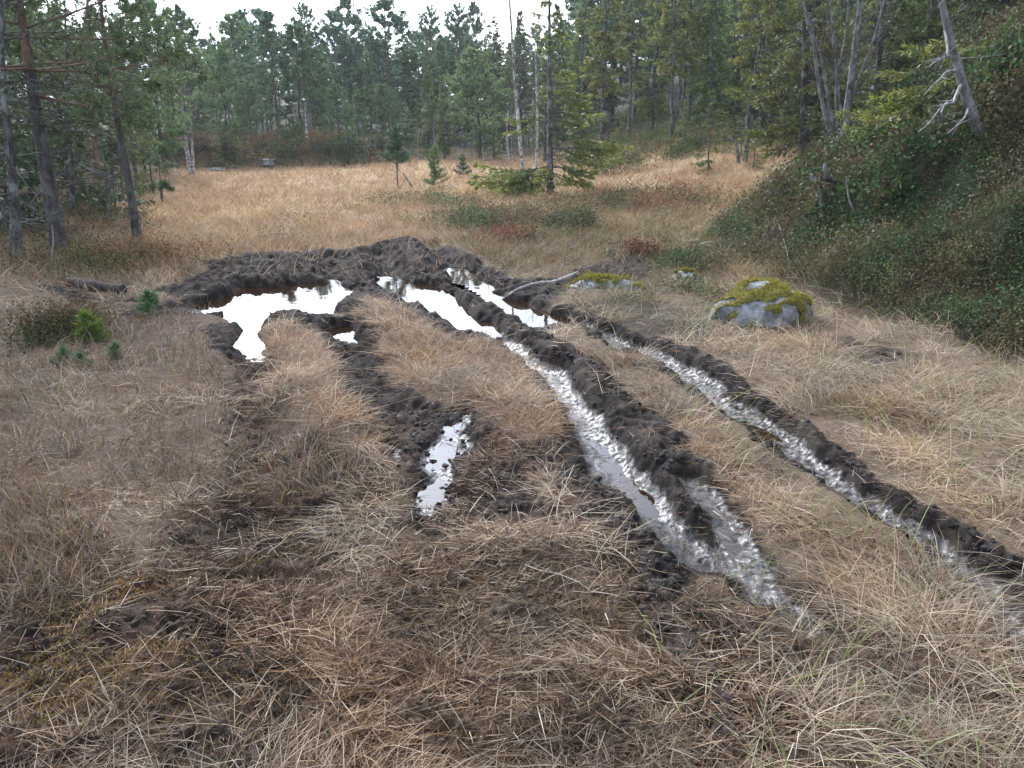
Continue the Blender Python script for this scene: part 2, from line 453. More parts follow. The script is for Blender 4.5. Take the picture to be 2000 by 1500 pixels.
class MB:
    """collects pieces with colours into one mesh"""
    def __init__(s): s.V = []; s.F3 = []; s.F4 = []; s.C = []; s.m3 = []; s.m4 = []; s.n = 0
    def add(s, V, F, c=(1, 1, 1), m=0):
        V = np.asarray(V, float); F = np.asarray(F, np.int64)
        if len(F):
            (s.F3 if F.shape[1] == 3 else s.F4).append(F + s.n)
            (s.m3 if F.shape[1] == 3 else s.m4).append(np.full(len(F), m))
        s.V.append(V); c = np.asarray(c, float)
        s.C.append(np.broadcast_to(c, (len(V), 3)) if c.ndim == 1 else c)
        s.n += len(V)
    def build(s, name, mats, parent=None, smooth=False, link=True):
        F = []; mi = []
        if s.F3: F.append(np.concatenate(s.F3)); mi += s.m3
        if s.F4: F.append(np.concatenate(s.F4)); mi += s.m4
        return mesh_obj(name, np.concatenate(s.V), F, mats, parent, np.concatenate(mi), np.concatenate(s.C), smooth, link=link)

def unit(v):
    return v / (np.linalg.norm(v, axis=-1, keepdims=True) + 1e-9)

def tube(P, R, n=6, wob=0.0, rg=None, cap=True):
    """tube along points P with radii R"""
    P = np.asarray(P, float); R = np.asarray(R, float) * np.ones(len(P))
    T = unit(np.gradient(P, axis=0))
    ref = np.array([0.31, 0.95, 0.05]) if abs(T[0][2]) > 0.7 else np.array([0, 0, 1.0])
    A = unit(np.cross(T, ref)); B = np.cross(T, A)
    a = np.linspace(0, 2 * math.pi, n, endpoint=False)
    rr = R[:, None] * (1 + (wob * rg.normal(size=(len(P), n)) if wob else 0))
    V = P[:, None, :] + rr[..., None] * (np.cos(a)[None, :, None] * A[:, None, :] + np.sin(a)[None, :, None] * B[:, None, :])
    V = V.reshape(-1, 3); k = len(P)
    i = np.arange(k - 1)[:, None] * n; j = np.arange(n)[None, :]; j2 = (j + 1) % n
    F = np.stack([i + j, i + j2, i + n + j2, i + n + j], -1).reshape(-1, 4)
    return V, F

def add_tube(mb, P, R, n=6, c=(1, 1, 1), m=0, wob=0.0, rg=None, caps=False):
    V, F = tube(P, R, n, wob, rg); mb.add(V, F, c, m)
    if caps:
        k = len(P)
        mb.add(np.vstack([V[:n], P[0]]), np.array([[(q + 1) % n, q, n] for q in range(n)]), c, m)
        mb.add(np.vstack([V[-n:], P[-1]]), np.array([[q, (q + 1) % n, n] for q in range(n)]), c, m)

def curve_pts(pts, k=12):
    """Catmull-Rom through points"""
    P = np.asarray(pts, float); P = np.vstack([2 * P[0] - P[1], P, 2 * P[-1] - P[-2]])
    out = []
    for i in range(1, len(P) - 2):
        for t in np.linspace(0, 1, k, endpoint=False):
            a, b, c, d = P[i - 1], P[i], P[i + 1], P[i + 2]
            out.append(0.5 * (2 * b + (c - a) * t + (2 * a - 5 * b + 4 * c - d) * t * t + (3 * b - a - 3 * c + d) * t ** 3))
    out.append(P[-2]); return np.array(out)

def blades(root, d, length, width, bend, col, k=3, side=None, rg=rng):
    """many grass blades: root (N,3), start direction d, bend (N,3) added quadratically"""
    N = len(root); d = unit(d)
    ts = np.linspace(0, 1, k + 1)
    if side is None:
        side = np.cross(d, unit(rg.normal(size=(N, 3)))); 
    side = unit(side)
    rows = []
    for t in ts[:-1]:
        p = root + d * (length * t)[:, None] + bend * (t * t)
        w = (width * (1 - 0.55 * t))[:, None] * 0.5
        rows += [p - side * w, p + side * w]
    rows.append(root + d * length[:, None] + bend)
    V = np.stack(rows, 1)                     # N, 2k+1, 3
    m = 2 * k + 1
    f4 = np.array([[2 * i, 2 * i + 1, 2 * i + 3, 2 * i + 2] for i in range(k - 1)], np.int64).reshape(-1, 4)
    f3 = np.array([[2 * k - 2, 2 * k - 1, 2 * k]], np.int64)
    off = (np.arange(N) * m)[:, None, None]
    F = []
    if len(f4): F.append((f4[None] + off).reshape(-1, 4))
    F.append((f3[None] + off).reshape(-1, 3))
    C = np.repeat(col, m, axis=0)
    return V.reshape(-1, 3), F, C

def needle_tris(P, axis, n, length, width, spread, col, rg, cvar=0.18):
    """n needles around each shoot point: returns V,F,C"""
    M = len(P)
    P = np.repeat(P, n, 0); A = np.repeat(unit(axis), n, 0); C = np.repeat(col, n, 0)
    r = unit(rg.normal(size=(M * n, 3)))
    d = unit(A * (1 - spread) + r * spread)
    l = length * (0.65 + 0.6 * rg.random(M * n))
    s = unit(np.cross(d, unit(rg.normal(size=(M * n, 3))))) * (width * 0.5 * (0.7 + 0.6 * rg.random((M * n, 1))))
    base = P - d * (l * 0.12)[:, None]
    mid = base + d * (l * 0.45)[:, None]
    tip = base + d * l[:, None]
    V = np.stack([base, mid - s, tip, mid + s], 1).reshape(-1, 3)
    F = np.arange(M * n * 4).reshape(-1, 4)
    C = C * (1 + cvar * rg.normal(size=(M * n, 1)))
    return V, F, np.repeat(np.clip(C, 0.004, 1), 4, 0)

# ------------------------------------------------------------------ materials
def newmat(name):
    m = bpy.data.materials.new(name); m.use_nodes = True
    n = m.node_tree.nodes; b = n['Principled BSDF']
    return m, m.node_tree, b, n['Material Output']

def foliage_mat(name, trans=0.35, rough=0.55, hue=0.0, spec=0.3):
    m, t, b, out = newmat(name)
    a = t.nodes.new('ShaderNodeAttribute'); a.attribute_name = 'col'
    src = a.outputs['Color']
    if hue:
        oi = t.nodes.new('ShaderNodeObjectInfo')
        mr = t.nodes.new('ShaderNodeMapRange'); mr.inputs['To Min'].default_value = 0.5 - hue; mr.inputs['To Max'].default_value = 0.5 + hue
        mv = t.nodes.new('ShaderNodeMapRange'); mv.inputs['To Min'].default_value = 0.75; mv.inputs['To Max'].default_value = 1.25
        hs = t.nodes.new('ShaderNodeHueSaturation')
        t.links.new(oi.outputs['Random'], mr.inputs['Value']); t.links.new(mr.outputs[0], hs.inputs['Hue'])
        mm = t.nodes.new('ShaderNodeMath'); mm.operation = 'FRACT'
        m7 = t.nodes.new('ShaderNodeMath'); m7.operation = 'MULTIPLY'; m7.inputs[1].default_value = 7.31
        t.links.new(oi.outputs['Random'], m7.inputs[0]); t.links.new(m7.outputs[0], mm.inputs[0]); t.links.new(mm.outputs[0], mv.inputs['Value'])
        t.links.new(mv.outputs[0], hs.inputs['Value']); t.links.new(src, hs.inputs['Color']); src = hs.outputs['Color']
    t.links.new(src, b.inputs['Base Color'])
    b.inputs['Roughness'].default_value = rough
    b.inputs['Specular IOR Level'].default_value = spec
    if trans:
        tr = t.nodes.new('ShaderNodeBsdfTranslucent'); t.links.new(src, tr.inputs['Color'])
        mx_ = t.nodes.new('ShaderNodeMixShader'); mx_.inputs[0].default_value = trans
        t.links.new(b.outputs[0], mx_.inputs[1]); t.links.new(tr.outputs[0], mx_.inputs[2]); t.links.new(mx_.outputs[0], out.inputs['Surface'])
    return m

def bark_mat(name, dark, light, scale=9.0, stretch=0.25, bumpd=0.02, patch=None, patch_amt=0.5, patch_scale=3.0, birch=False):
    m, t, b, out = newmat(name); N = t.nodes; Lk = t.links.new
    tc = N.new('ShaderNodeTexCoord'); mp = N.new('ShaderNodeMapping')
    mp.inputs['Scale'].default_value = (1, 1, 4.0 if birch else stretch)
    Lk(tc.outputs['Object'], mp.inputs['Vector'])
    no = N.new('ShaderNodeTexNoise'); no.inputs['Scale'].default_value = scale; no.inputs['Detail'].default_value = 6; no.inputs['Roughness'].default_value = 0.65
    Lk(mp.outputs[0], no.inputs['Vector'])
    cr = N.new('ShaderNodeValToRGB'); cr.color_ramp.elements[0].position = 0.38; cr.color_ramp.elements[1].position = 0.62
    cr.color_ramp.elements[0].color = (*dark, 1); cr.color_ramp.elements[1].color = (*light, 1)
    Lk(no.outputs['Fac'], cr.inputs[0]); src = cr.outputs[0]
    if patch:
        n2 = N.new('ShaderNodeTexNoise'); n2.inputs['Scale'].default_value = patch_scale; n2.inputs['Detail'].default_value = 5
        Lk(tc.outputs['Object'], n2.inputs['Vector'])
        mr = N.new('ShaderNodeMapRange'); mr.inputs['From Min'].default_value = 0.50; mr.inputs['From Max'].default_value = 0.62; mr.inputs['To Max'].default_value = patch_amt
        Lk(n2.outputs['Fac'], mr.inputs['Value'])
        mi = N.new('ShaderNodeMix'); mi.data_type = 'RGBA'; mi.inputs['B'].default_value = (*patch, 1)
        Lk(mr.outputs[0], mi.inputs['Factor']); Lk(src, mi.inputs['A']); src = mi.outputs['Result']
    Lk(src, b.inputs['Base Color']); b.inputs['Roughness'].default_value = 0.85; b.inputs['Specular IOR Level'].default_value = 0.25
    bp = N.new('ShaderNodeBump'); bp.inputs['Strength'].default_value = 0.8; bp.inputs['Distance'].default_value = bumpd
    Lk(no.outputs['Fac'], bp.inputs['Height']); Lk(bp.outputs[0], b.inputs['Normal'])
    return m

M = {}
M['pine_needles'] = foliage_mat('pine_needles', 0.30, 0.5, 0.012)
M['spruce_needles'] = foliage_mat('spruce_needles', 0.30, 0.5, 0.015)
M['grass'] = foliage_mat('dry_grass', 0.40, 0.5, 0, 0.35)
M['heath'] = foliage_mat('heath_leaves', 0.30, 0.65, 0, 0.22)
M['moss'] = foliage_mat('moss', 0.25, 0.8, 0, 0.15)
M['pine_bark'] = bark_mat('pine_bark', (.030, .025, .023), (.115, .10, .093), 14, 0.3, 0.03, (.20, .20, .19), 0.4, 6)
M['pine_bark_red'] = bark_mat('upper_pine_bark', (.085, .052, .036), (.21, .125, .08), 12, 0.4, 0.01, (.16, .13, .11), 0.5, 4)
M['spruce_bark'] = bark_mat('spruce_bark', (.036, .031, .029), (.115, .105, .10), 18, 0.5, 0.012, (.26, .28, .26), 0.6, 7)
M['birch_bark'] = bark_mat('birch_bark', (.20, .18, .165), (.62, .60, .57), 7, 1, 0.004, (.05, .045, .04), 0.8, 9, True)
M['grey_bark'] = bark_mat('grey_bark', (.05, .045, .043), (.19, .18, .175), 16, 0.35, 0.006, (.30, .31, .30), 0.5, 8)
M['dead_wood'] = bark_mat('dead_wood', (.12, .11, .10), (.34, .325, .31), 22, 0.12, 0.004)
M['wet_wood'] = bark_mat('wet_wood', (.018, .013, .010), (.075, .055, .042), 16, 0.15, 0.006)
M['red_wood'] = bark_mat('broken_wood', (.16, .075, .035), (.42, .26, .15), 16, 0.12, 0.004)
M['rotten_wood'] = bark_mat('rotten_wood', (.035, .018, .012), (.15, .075, .045), 16, 0.2, 0.01)
M['stone'] = bark_mat('lichened_stone', (.13, .132, .135), (.36, .365, .37), 11, 1, 0.012, (.05, .05, .045), 0.6, 5)
M['pale_stone'] = bark_mat('pale_stone', (.26, .26, .255), (.5, .5, .49), 13, 1, 0.01, (.15, .14, .12), 0.5, 5)
M['dark_stone'] = bark_mat('dark_stone', (.06, .062, .068), (.17, .175, .19), 13, 1, 0.01)

# ------------------------------------------------------------------ tags
def tag(o, label=None, cat=None, group=None, kind=None):
    if label: o['label'] = label
    if cat: o['category'] = cat
    if group: o['group'] = group
    if kind: o['kind'] = kind
    return o
def empty(name, loc, rz=0.0, s=1.0):
    o = bpy.data.objects.new(name, None); COL.objects.link(o)
    o.location = loc; o.rotation_euler = (0, 0, rz); o.scale = (s, s, s); o.empty_display_size = 0.2
    return o
def copy_tree(o, parent=None):
    c = o.copy(); COL.objects.link(c); c.parent = parent
    for ch in list(o.children):
        copy_tree(ch, c)
    return c

# ------------------------------------------------------------------ ground sheet
def ground_mat(name):
    m, t, b, out = newmat(name); N = t.nodes; Lk = t.links.new
    a = N.new('ShaderNodeAttribute'); a.attribute_name = 'col'
    w = N.new('ShaderNodeAttribute'); w.attribute_name = 'wet'
    tc = N.new('ShaderNodeTexCoord')
    n1 = N.new('ShaderNodeTexNoise'); n1.inputs['Scale'].default_value = 120; n1.inputs['Detail'].default_value = 7; n1.inputs['Roughness'].default_value = 0.7
    Lk(tc.outputs['Object'], n1.inputs['Vector'])
    mr = N.new('ShaderNodeMapRange'); mr.inputs['From Min'].default_value = 0.3; mr.inputs['From Max'].default_value = 0.7; mr.inputs['To Min'].default_value = 0.45; mr.inputs['To Max'].default_value = 1.6
    Lk(n1.outputs['Fac'], mr.inputs['Value'])
    mu = N.new('ShaderNodeMix'); mu.data_type = 'RGBA'; mu.blend_type = 'MULTIPLY'; mu.inputs['Factor'].default_value = 1
    Lk(a.outputs['Color'], mu.inputs['A']); Lk(mr.outputs[0], mu.inputs['B'])
    Lk(mu.outputs['Result'], b.inputs['Base Color'])
    # a broken film of water where the ground is wet
    n2 = N.new('ShaderNodeTexNoise'); n2.inputs['Scale'].default_value = 34; n2.inputs['Detail'].default_value = 5; n2.inputs['Roughness'].default_value = 0.6
    Lk(tc.outputs['Object'], n2.inputs['Vector'])
    ad = N.new('ShaderNodeMath'); ad.operation = 'ADD'; Lk(w.outputs['Fac'], ad.inputs[0]); Lk(n2.outputs['Fac'], ad.inputs[1])
    wr = N.new('ShaderNodeMapRange'); wr.inputs['From Min'].default_value = 1.24; wr.inputs['From Max'].default_value = 1.52
    Lk(ad.outputs[0], wr.inputs['Value'])
    rr = N.new('ShaderNodeMapRange'); rr.inputs['To Min'].default_value = 0.85; rr.inputs['To Max'].default_value = 0.27
    Lk(wr.outputs[0], rr.inputs['Value']); Lk(rr.outputs[0], b.inputs['Roughness'])
    sr = N.new('ShaderNodeMapRange'); sr.inputs['To Min'].default_value = 0.12; sr.inputs['To Max'].default_value = 0.6
    Lk(wr.outputs[0], sr.inputs['Value']); Lk(sr.outputs[0], b.inputs['Specular IOR Level'])
    bp = N.new('ShaderNodeBump'); bp.inputs['Distance'].default_value = 0.02
    bs = N.new('ShaderNodeMapRange'); bs.inputs['To Min'].default_value = 0.9; bs.inputs['To Max'].default_value = 0.20
    Lk(wr.outputs[0], bs.inputs['Value']); Lk(bs.outputs[0], bp.inputs['Strength'])
    Lk(n1.outputs['Fac'], bp.inputs['Height']); Lk(bp.outputs[0], b.inputs['Normal'])
    return m
M['ground'] = ground_mat('bog_ground')

def ground_colour(x, y, z, k):
    n = x.shape
    def c(r, g, b): return np.broadcast_to(np.array([r, g, b]), n + (3,))
    def lerp(A, B, t): return A + (B - A) * t[..., None]
    a = fbm(x * 0.5 + 8, y * 0.5, 3); b2 = fbm(x * 2.2, y * 2.2 + 5, 3); f = fbm(x * 11, y * 11 + 5, 3)
    col = lerp(c(.22, .145, .082), c(.15, .085, .045), sstep(-.4, .5, a + .3 * b2))
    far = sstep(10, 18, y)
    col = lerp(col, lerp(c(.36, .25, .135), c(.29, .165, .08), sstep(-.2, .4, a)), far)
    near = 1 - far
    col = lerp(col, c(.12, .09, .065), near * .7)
    peat = k['peat']
    pc = lerp(c(.095, .055, .037), c(.024, .0175, .0145), sstep(-.35, .35, b2 + .4 * f))
    pc = lerp(pc, c(.17, .125, .09), sstep(.05, .5, k['n2'] + .3 * a) * .35)
    pc = lerp(pc, c(.022, .017, .014), k['hole'] * .85)
    col = lerp(col, pc, peat)
    hz = samp(HEATHER, x, y)
    col = lerp(col, c(.10, .07, .05), hz * .7)
    hc = lerp(c(.05, .037, .025), c(.022, .030, .012), sstep(-.3, .3, b2))
    col = lerp(col, hc, np.maximum(k['hill'], sstep(0.0, .6, k['s2'])))
    col = lerp(col, lerp(c(.10, .068, .04), c(.06, .05, .03), sstep(-.3, .3, b2)), sstep(.2, 1.5, k['s3']))
    wood = np.maximum(sstep(36, 40, y), k['hill'] * sstep(22, 26, y))
    col = lerp(col, c(.045, .045, .024), wood)
    mc = lerp(c(.013, .0092, .0075), c(.036, .0265, .0215), sstep(-.2, .6, f + .5 * b2))
    mc = lerp(mc, c(.068, .053, .043), sstep(-.05, .5, k['n1'] + .3 * f) * .7 * (1 - k['wet']))
    col = lerp(col, mc, sstep(.3, .75, k['mud']))
    return np.clip(col * (1 + .15 * f[..., None]), .008, 1)

def build_ground():
    ang = np.concatenate([np.linspace(-180, -46, 40)[:-1], np.linspace(-46, 46, 1050), np.linspace(46, 180, 40)[1:-1]])
    ang = np.radians(ang)
    r1 = np.exp(np.arange(math.log(1.15), math.log(19), 0.0034)); r2 = np.exp(np.arange(math.log(r1[-1]) + .012, math.log(110), 0.012)); r3 = np.exp(np.linspace(math.log(r2[-1]) + .1, math.log(1200), 18))
    r = np.concatenate([[0.25, 0.7], r1, r2, r3])
    A, R = np.meshgrid(ang, r)
    x = R * np.sin(A); y = R * np.cos(A)
    z = np.empty_like(x); keys = {}
    k = None
    z, k = land(x, y)
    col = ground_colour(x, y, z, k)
    wet = k['wet'] * (1 - 0.6 * sstep(0.02, 0.10, z - WL) * (k['mud'] > .5))
    V = np.stack([x, y, z], -1).reshape(-1, 3); V = np.vstack([V, [[0, 0, h1(0, .7)]]])
    nr, na = x.shape
    i = np.arange(nr - 1)[:, None] * na; j = np.arange(na)[None, :]; j2 = (j + 1) % na
    F = np.stack([i + j, i + j2, i + na + j2, i + na + j], -1).reshape(-1, 4)[:, ::-1]
    mud = k['mud'].reshape(-1)
    fm = mud[F].mean(1) > 0.5
    inner = np.stack([np.arange(na), (np.arange(na) + 1) % na, np.full(na, nr * na)], -1)
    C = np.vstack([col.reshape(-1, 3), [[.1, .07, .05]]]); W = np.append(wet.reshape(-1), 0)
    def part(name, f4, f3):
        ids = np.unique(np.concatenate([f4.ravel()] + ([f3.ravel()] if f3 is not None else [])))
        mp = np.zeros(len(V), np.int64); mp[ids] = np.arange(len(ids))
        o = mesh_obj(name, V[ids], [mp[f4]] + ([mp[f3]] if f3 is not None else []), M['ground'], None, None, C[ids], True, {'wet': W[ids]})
        o['kind'] = 'structure'; return o
    g = part('ground', F[~fm], inner)
    t = part('muddy_track', F[fm], None)
    return g, t
build_ground()

# ------------------------------------------------------------------ water
def water_mat():
    m, t, b, out = newmat('bog_water'); N = t.nodes; Lk = t.links.new
    b.inputs['Base Color'].default_value = (.020, .0095, .004, 1)
    b.inputs['Roughness'].default_value = 0.025; b.inputs['IOR'].default_value = 1.34; b.inputs['Specular IOR Level'].default_value = 0.5
    tc = N.new('ShaderNodeTexCoord'); n = N.new('ShaderNodeTexNoise'); n.inputs['Scale'].default_value = 7; n.inputs['Detail'].default_value = 3
    Lk(tc.outputs['Object'], n.inputs['Vector'])
    bp = N.new('ShaderNodeBump'); bp.inputs['Strength'].default_value = 0.05; bp.inputs['Distance'].default_value = 0.01
    Lk(n.outputs['Fac'], bp.inputs['Height']); Lk(bp.outputs[0], b.inputs['Normal'])
    return m
M['water'] = water_mat()
def water_sheet(name, pts_px, lvl, grow=0.25):
    P = gpts(pts_px, lvl); lo = P.min(0) - grow; hi = P.max(0) + grow
    st = 0.05
    xs = np.arange(lo[0], hi[0], st); ys = np.arange(lo[1], hi[1], st)
    X, Y = np.meshgrid(xs, ys); d = seg_dist(X, Y, P, len(P) > 4 and False or True) if len(P) > 2 else seg_dist(X, Y, P)
    keep = inside(X, Y, P) | (d < grow)
    na = len(xs); i = np.arange(len(ys) - 1)[:, None] * na; j = np.arange(na - 1)[None, :]
    F = np.stack([i + j, i + j + 1, i + na + j + 1, i + na + j], -1).reshape(-1, 4)
    F = F[keep.ravel()[F].all(1)]
    ids = np.unique(F); mp = np.zeros(X.size, np.int64); mp[ids] = np.arange(len(ids))
    V = np.stack([X.ravel(), Y.ravel(), np.full(X.size, lvl)], -1)[ids]
    o = mesh_obj(name, V, mp[F], M['water'], smooth=True); o['kind'] = 'structure'
    return o
def lane(pts, w):
    """outline of a lane around a polyline, in photograph points"""
    return [(a - w, b) for a, b in pts] + [(a + w, b) for a, b in reversed(pts)]
water_sheet('pool_water', P1, WL, 0.3)
water_sheet('pool_water', P2, WL, 0.3)
water_sheet('pool_water', P3, WL, 0.25)
water_sheet('pool_water', P1b, WL + .004, 0.12)
water_sheet('rut_water', lane(R1[1:8], 30), -0.102, 0.06)
water_sheet('rut_water', lane(R2[2:9], 36), -0.095, 0.06)
water_sheet('rut_water', lane(L2p, 26), -0.040, 0.04)
water_sheet('rut_water', lane(R1b[1:-1], 24), -0.051, 0.04)
# ------------------------------------------------------------------ ground vegetation (too many to count)
def pick(n, x0, x1, y0, y1, dens, rg):
    """n random places, thinned by a density 0..1; more of them near the viewer's end of the ground"""
    y = np.exp(rg.uniform(math.log(y0), math.log(y1), n)); x = rg.uniform(-1, 1, n)
    half = 0.72 * y + 0.5                       # the fan of ground that can be seen
    x = np.clip(x, -1, 1) * half
    ok = (x > x0) & (x < x1)
    x, y = x[ok], y[ok]
    d = dens(x, y)
    ok = rg.random(len(x)) < d
    return x[ok], y[ok]

PALS = {
 'straw': np.array([(.50, .40, .275), (.39, .295, .19), (.28, .19, .115), (.46, .40, .32), (.36, .29, .21), (.21, .13, .078)]),
 'russet': np.array([(.33, .215, .13), (.27, .155, .085), (.38, .27, .17), (.21, .12, .07), (.42, .32, .22)]),
 'grey': np.array([(.30, .265, .23), (.36, .31, .25), (.22, .18, .15), (.42, .36, .28)]),
 'heather': np.array([(.15, .09, .065), (.22, .15, .105), (.085, .055, .045), (.33, .27, .22), (.19, .145, .125), (.26, .155, .08), (.15, .14, .06)]),
 'moss': np.array([(.15, .10, .035), (.09, .075, .025), (.17, .10, .05), (.07, .045, .027), (.12, .065, .04), (.22, .15, .08)]),
 'litter': np.array([(.42, .32, .21), (.28, .185, .11), (.16, .09, .05), (.47, .385, .28), (.12, .07, .045), (.34, .25, .17)]),
 'heath': np.array([(.028, .066, .014), (.042, .092, .020), (.060, .104, .024), (.030, .054, .017), (.080, .054, .024), (.045, .030, .020), (.055, .105, .042)]),
}
def palette(name, n, rg, var=0.16):
    p = PALS[name]; c = p[rg.integers(0, len(p), n)]
    return np.clip(c * (1 + var * rg.normal(size=(n, 1))), .01, .9)

def flow(x, y):
    """the way the grass is combed"""
    a = 2.6 * perlin(x * 0.55 + 40, y * 0.55 + 3) + 1.5 * perlin(x * 1.9, y * 1.9 + 70)
    return a * 2.2 - 0.9

class Stuff:
    def __init__(s): s.V = []; s.F3 = []; s.F4 = []; s.C = []; s.n = 0
    def add(s, t):
        V, F, C = t
        for f in (F if isinstance(F, list) else [F]):
            (s.F4 if f.shape[1] == 4 else s.F3).append(f + s.n)
        s.V.append(V); s.C.append(C); s.n += len(V)
    def build(s, name, mat, label, cat):
        F = ([np.concatenate(s.F3)] if s.F3 else []) + ([np.concatenate(s.F4)] if s.F4 else [])
        o = mesh_obj(name, np.concatenate(s.V), F, mat, col=np.concatenate(s.C))
        return tag(o, label, cat, kind='stuff')

def grow(st, x, y, pal, lmin, lmax, elev, elev_s, width, bendz, k, rg, comb=0.7, droop=0.5, var=0.16, sink=0.01, cols=None):
    n = len(x)
    if n == 0: return
    z = height(x, y)
    az = flow(x, y) + rg.normal(size=n) * (1.25 * (1 - comb) + 0.5)
    el = np.radians(np.clip(elev + elev_s * rg.normal(size=n), -8, 88))
    d = np.stack([np.cos(az) * np.cos(el), np.sin(az) * np.cos(el), np.sin(el)], -1)
    ln = rg.uniform(lmin, lmax, n) * (0.75 + 0.5 * rg.random(n))
    h = np.stack([np.cos(az), np.sin(az), np.zeros(n)], -1)
    bend = (h * (0.35 + 0.4 * rg.random((n, 1))) + np.array([0, 0, -1.0]) * (droop * (0.5 + rg.random((n, 1))))) * ln[:, None] * bendz
    # lying blades must not dive into the ground
    tipz = d[:, 2] * ln + bend[:, 2]
    bend[:, 2] += np.maximum(0, 0.015 - tipz)
    if pal == 'straw': ln = ln * (1 - .35 * samp(LF, x, y))
    w = width * (0.6 + 0.8 * rg.random(n)) * (1 + 0.16 * y)
    c = palette(pal, n, rg, var) if cols is None else cols
    if pal in ('straw', 'russet', 'litter'):        # every tussock has its own tint
        q = perlin(x * 1.7 + 90, y * 1.7 + 33) + .6 * perlin(x * 4.1 + 9, y * 4.1)
        c = c * (1 + .42 * np.clip(q, -1, 1))[:, None]
        q2 = sstep(-.1, .6, perlin(x * 1.1 + 19, y * 1.1 + 71))[:, None] * .55
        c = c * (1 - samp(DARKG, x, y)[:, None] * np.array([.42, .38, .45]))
        c = np.clip(c * (1 - q2) + q2 * c * np.array([.92, .74, .58]), .01, .9)
    st.add(blades(np.stack([x, y, z - sink], -1), d, ln, w, bend, c, k, rg=rg))

rgv = np.random.default_rng(77)
def clump(x, y, f, lo=-.15, hi=.45, o=0): return sstep(lo, hi, perlin(x * f + o, y * f + 2 * o))

def hill_s(x, y):
    d = seg_dist(x, y, HILL, True); return np.where(inside(x, y, HILL), d, 0.0)

# ---- dry grass
gr = Stuff()
def dgrass(x, y):
    s = hill_s(x, y)
    return samp(GRASS, x, y) * (1 - sstep(.0, .9, s + .5 * perlin(x * 2, y * 2))) * (.12 + .88 * clump(x, y, 2.2, -.15, .5)) 
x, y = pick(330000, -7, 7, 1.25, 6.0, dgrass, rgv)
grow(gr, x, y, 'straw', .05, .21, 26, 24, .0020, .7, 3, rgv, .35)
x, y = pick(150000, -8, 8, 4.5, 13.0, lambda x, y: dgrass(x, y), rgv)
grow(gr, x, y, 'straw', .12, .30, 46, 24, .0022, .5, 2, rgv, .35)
# russet bands between the ruts
x, y = pick(230000, -4, 3, 3.2, 9.0, lambda x, y: np.maximum.reduce([samp(G1, x, y), .7 * samp(G2, x, y), .25 * samp(G3, x, y)]) * (1 - samp(POOL, x, y)) * (1 - .8 * sstep(.4, .8, samp(MUD, x, y))), rgv)
grow(gr, x, y, 'russet', .07, .20, 42, 26, .0018, .7, 3, rgv, .12)
# pale tussocks on the right bank and the lower right corner
x, y = pick(300000, .5, 7, 1.4, 8.5, lambda x, y: np.maximum(.65 * samp(G4, x, y), .42 * samp(BR, x, y)) * clump(x, y, 1.8, -.1, .45, 5) * (1 - sstep(.2, .7, hill_s(x, y))) * (1 - sstep(.3, .7, samp(MUD, x, y))), rgv)
grow(gr, x, y, 'straw', .08, .34, 38, 26, .0020, .9, 3, rgv, .25)
# a few stems that are still green
x, y = pick(9000, .4, 7, 1.4, 9, lambda x, y: .5 * samp(GRASS, x, y) * (1 - sstep(.0, .5, hill_s(x, y))), rgv)
grow(gr, x, y, 'straw', .2, .4, 62, 14, .0026, .5, 3, rgv, .4, cols=np.clip(np.array([.22, .26, .10]) * (1 + .2 * rgv.normal(size=(len(x), 1))), .02, 1))
# the far meadow
def dfar(x, y):
    z, s, s2, s3 = broad(x, y)
    return sstep(8, 11, y) * (1 - sstep(.0, .6, s) * sstep(26, 16, y)) * (1 - .9 * sstep(0, .4, s2)) * (1 - .8 * sstep(.3, 2, s3)) * np.where(y < 17, samp(GRASS, x, y, .55) * 1.6, .95) * (.55 + .45 * clump(x, y, .7))
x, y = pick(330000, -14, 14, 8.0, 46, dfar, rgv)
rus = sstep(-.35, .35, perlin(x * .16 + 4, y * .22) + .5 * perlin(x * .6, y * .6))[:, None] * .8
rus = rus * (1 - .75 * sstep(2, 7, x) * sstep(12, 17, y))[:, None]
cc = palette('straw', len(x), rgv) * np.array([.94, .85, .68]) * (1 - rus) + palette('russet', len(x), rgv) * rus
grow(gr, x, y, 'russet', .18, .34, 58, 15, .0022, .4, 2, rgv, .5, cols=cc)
gr.build('grass', M['grass'], 'dry straw coloured bog grass standing between the ruts and over the meadow', 'grass')

# ---- litter: flattened dead straw
lt = Stuff()
def dlit(x, y):
    p = samp(PEAT, x, y); m = samp(MUD, x, y); w = samp(WET, x, y); po = samp(POOL, x, y)
    base = .30 + .28 * p + .75 * samp(FG, x, y)
    return base * (1 - .93 * sstep(.3, .8, m)) * (1 - po) * (1 - .5 * sstep(.6, .95, w)) * (1 - sstep(.2, .8, hill_s(x, y))) * (.10 + .90 * np.maximum(clump(x, y, 2.2, -.1, .45, 8), .75 * samp(FG, x, y) * clump(x, y, 3.4, -.3, .3, 81)))
x, y = pick(115000, -6, 7, 1.2, 9, dlit, rgv)
grow(lt, x, y, 'litter', .03, .14, 8, 11, .0020, .35, 2, rgv, .35, droop=.25, sink=-.004)
x, y = pick(150000, -6, 7, 1.2, 5, dlit, rgv)
grow(lt, x, y, 'litter', .012, .045, 14, 22, .0034, .3, 2, rgv, .1, droop=.2, sink=-.002, cols=palette('litter', len(x), rgv, .3) * np.array([.50, .44, .40]))
x, y = pick(80000, -6, 7, 1.2, 10, lambda x, y: sstep(.4, .8, samp(MUD, x, y)) * (1 - samp(POOL, x, y)) * (1 - .7 * sstep(.5, .85, samp(WET, x, y))) * clump(x, y, 3, -.2, .4, 51) * .6, rgv)
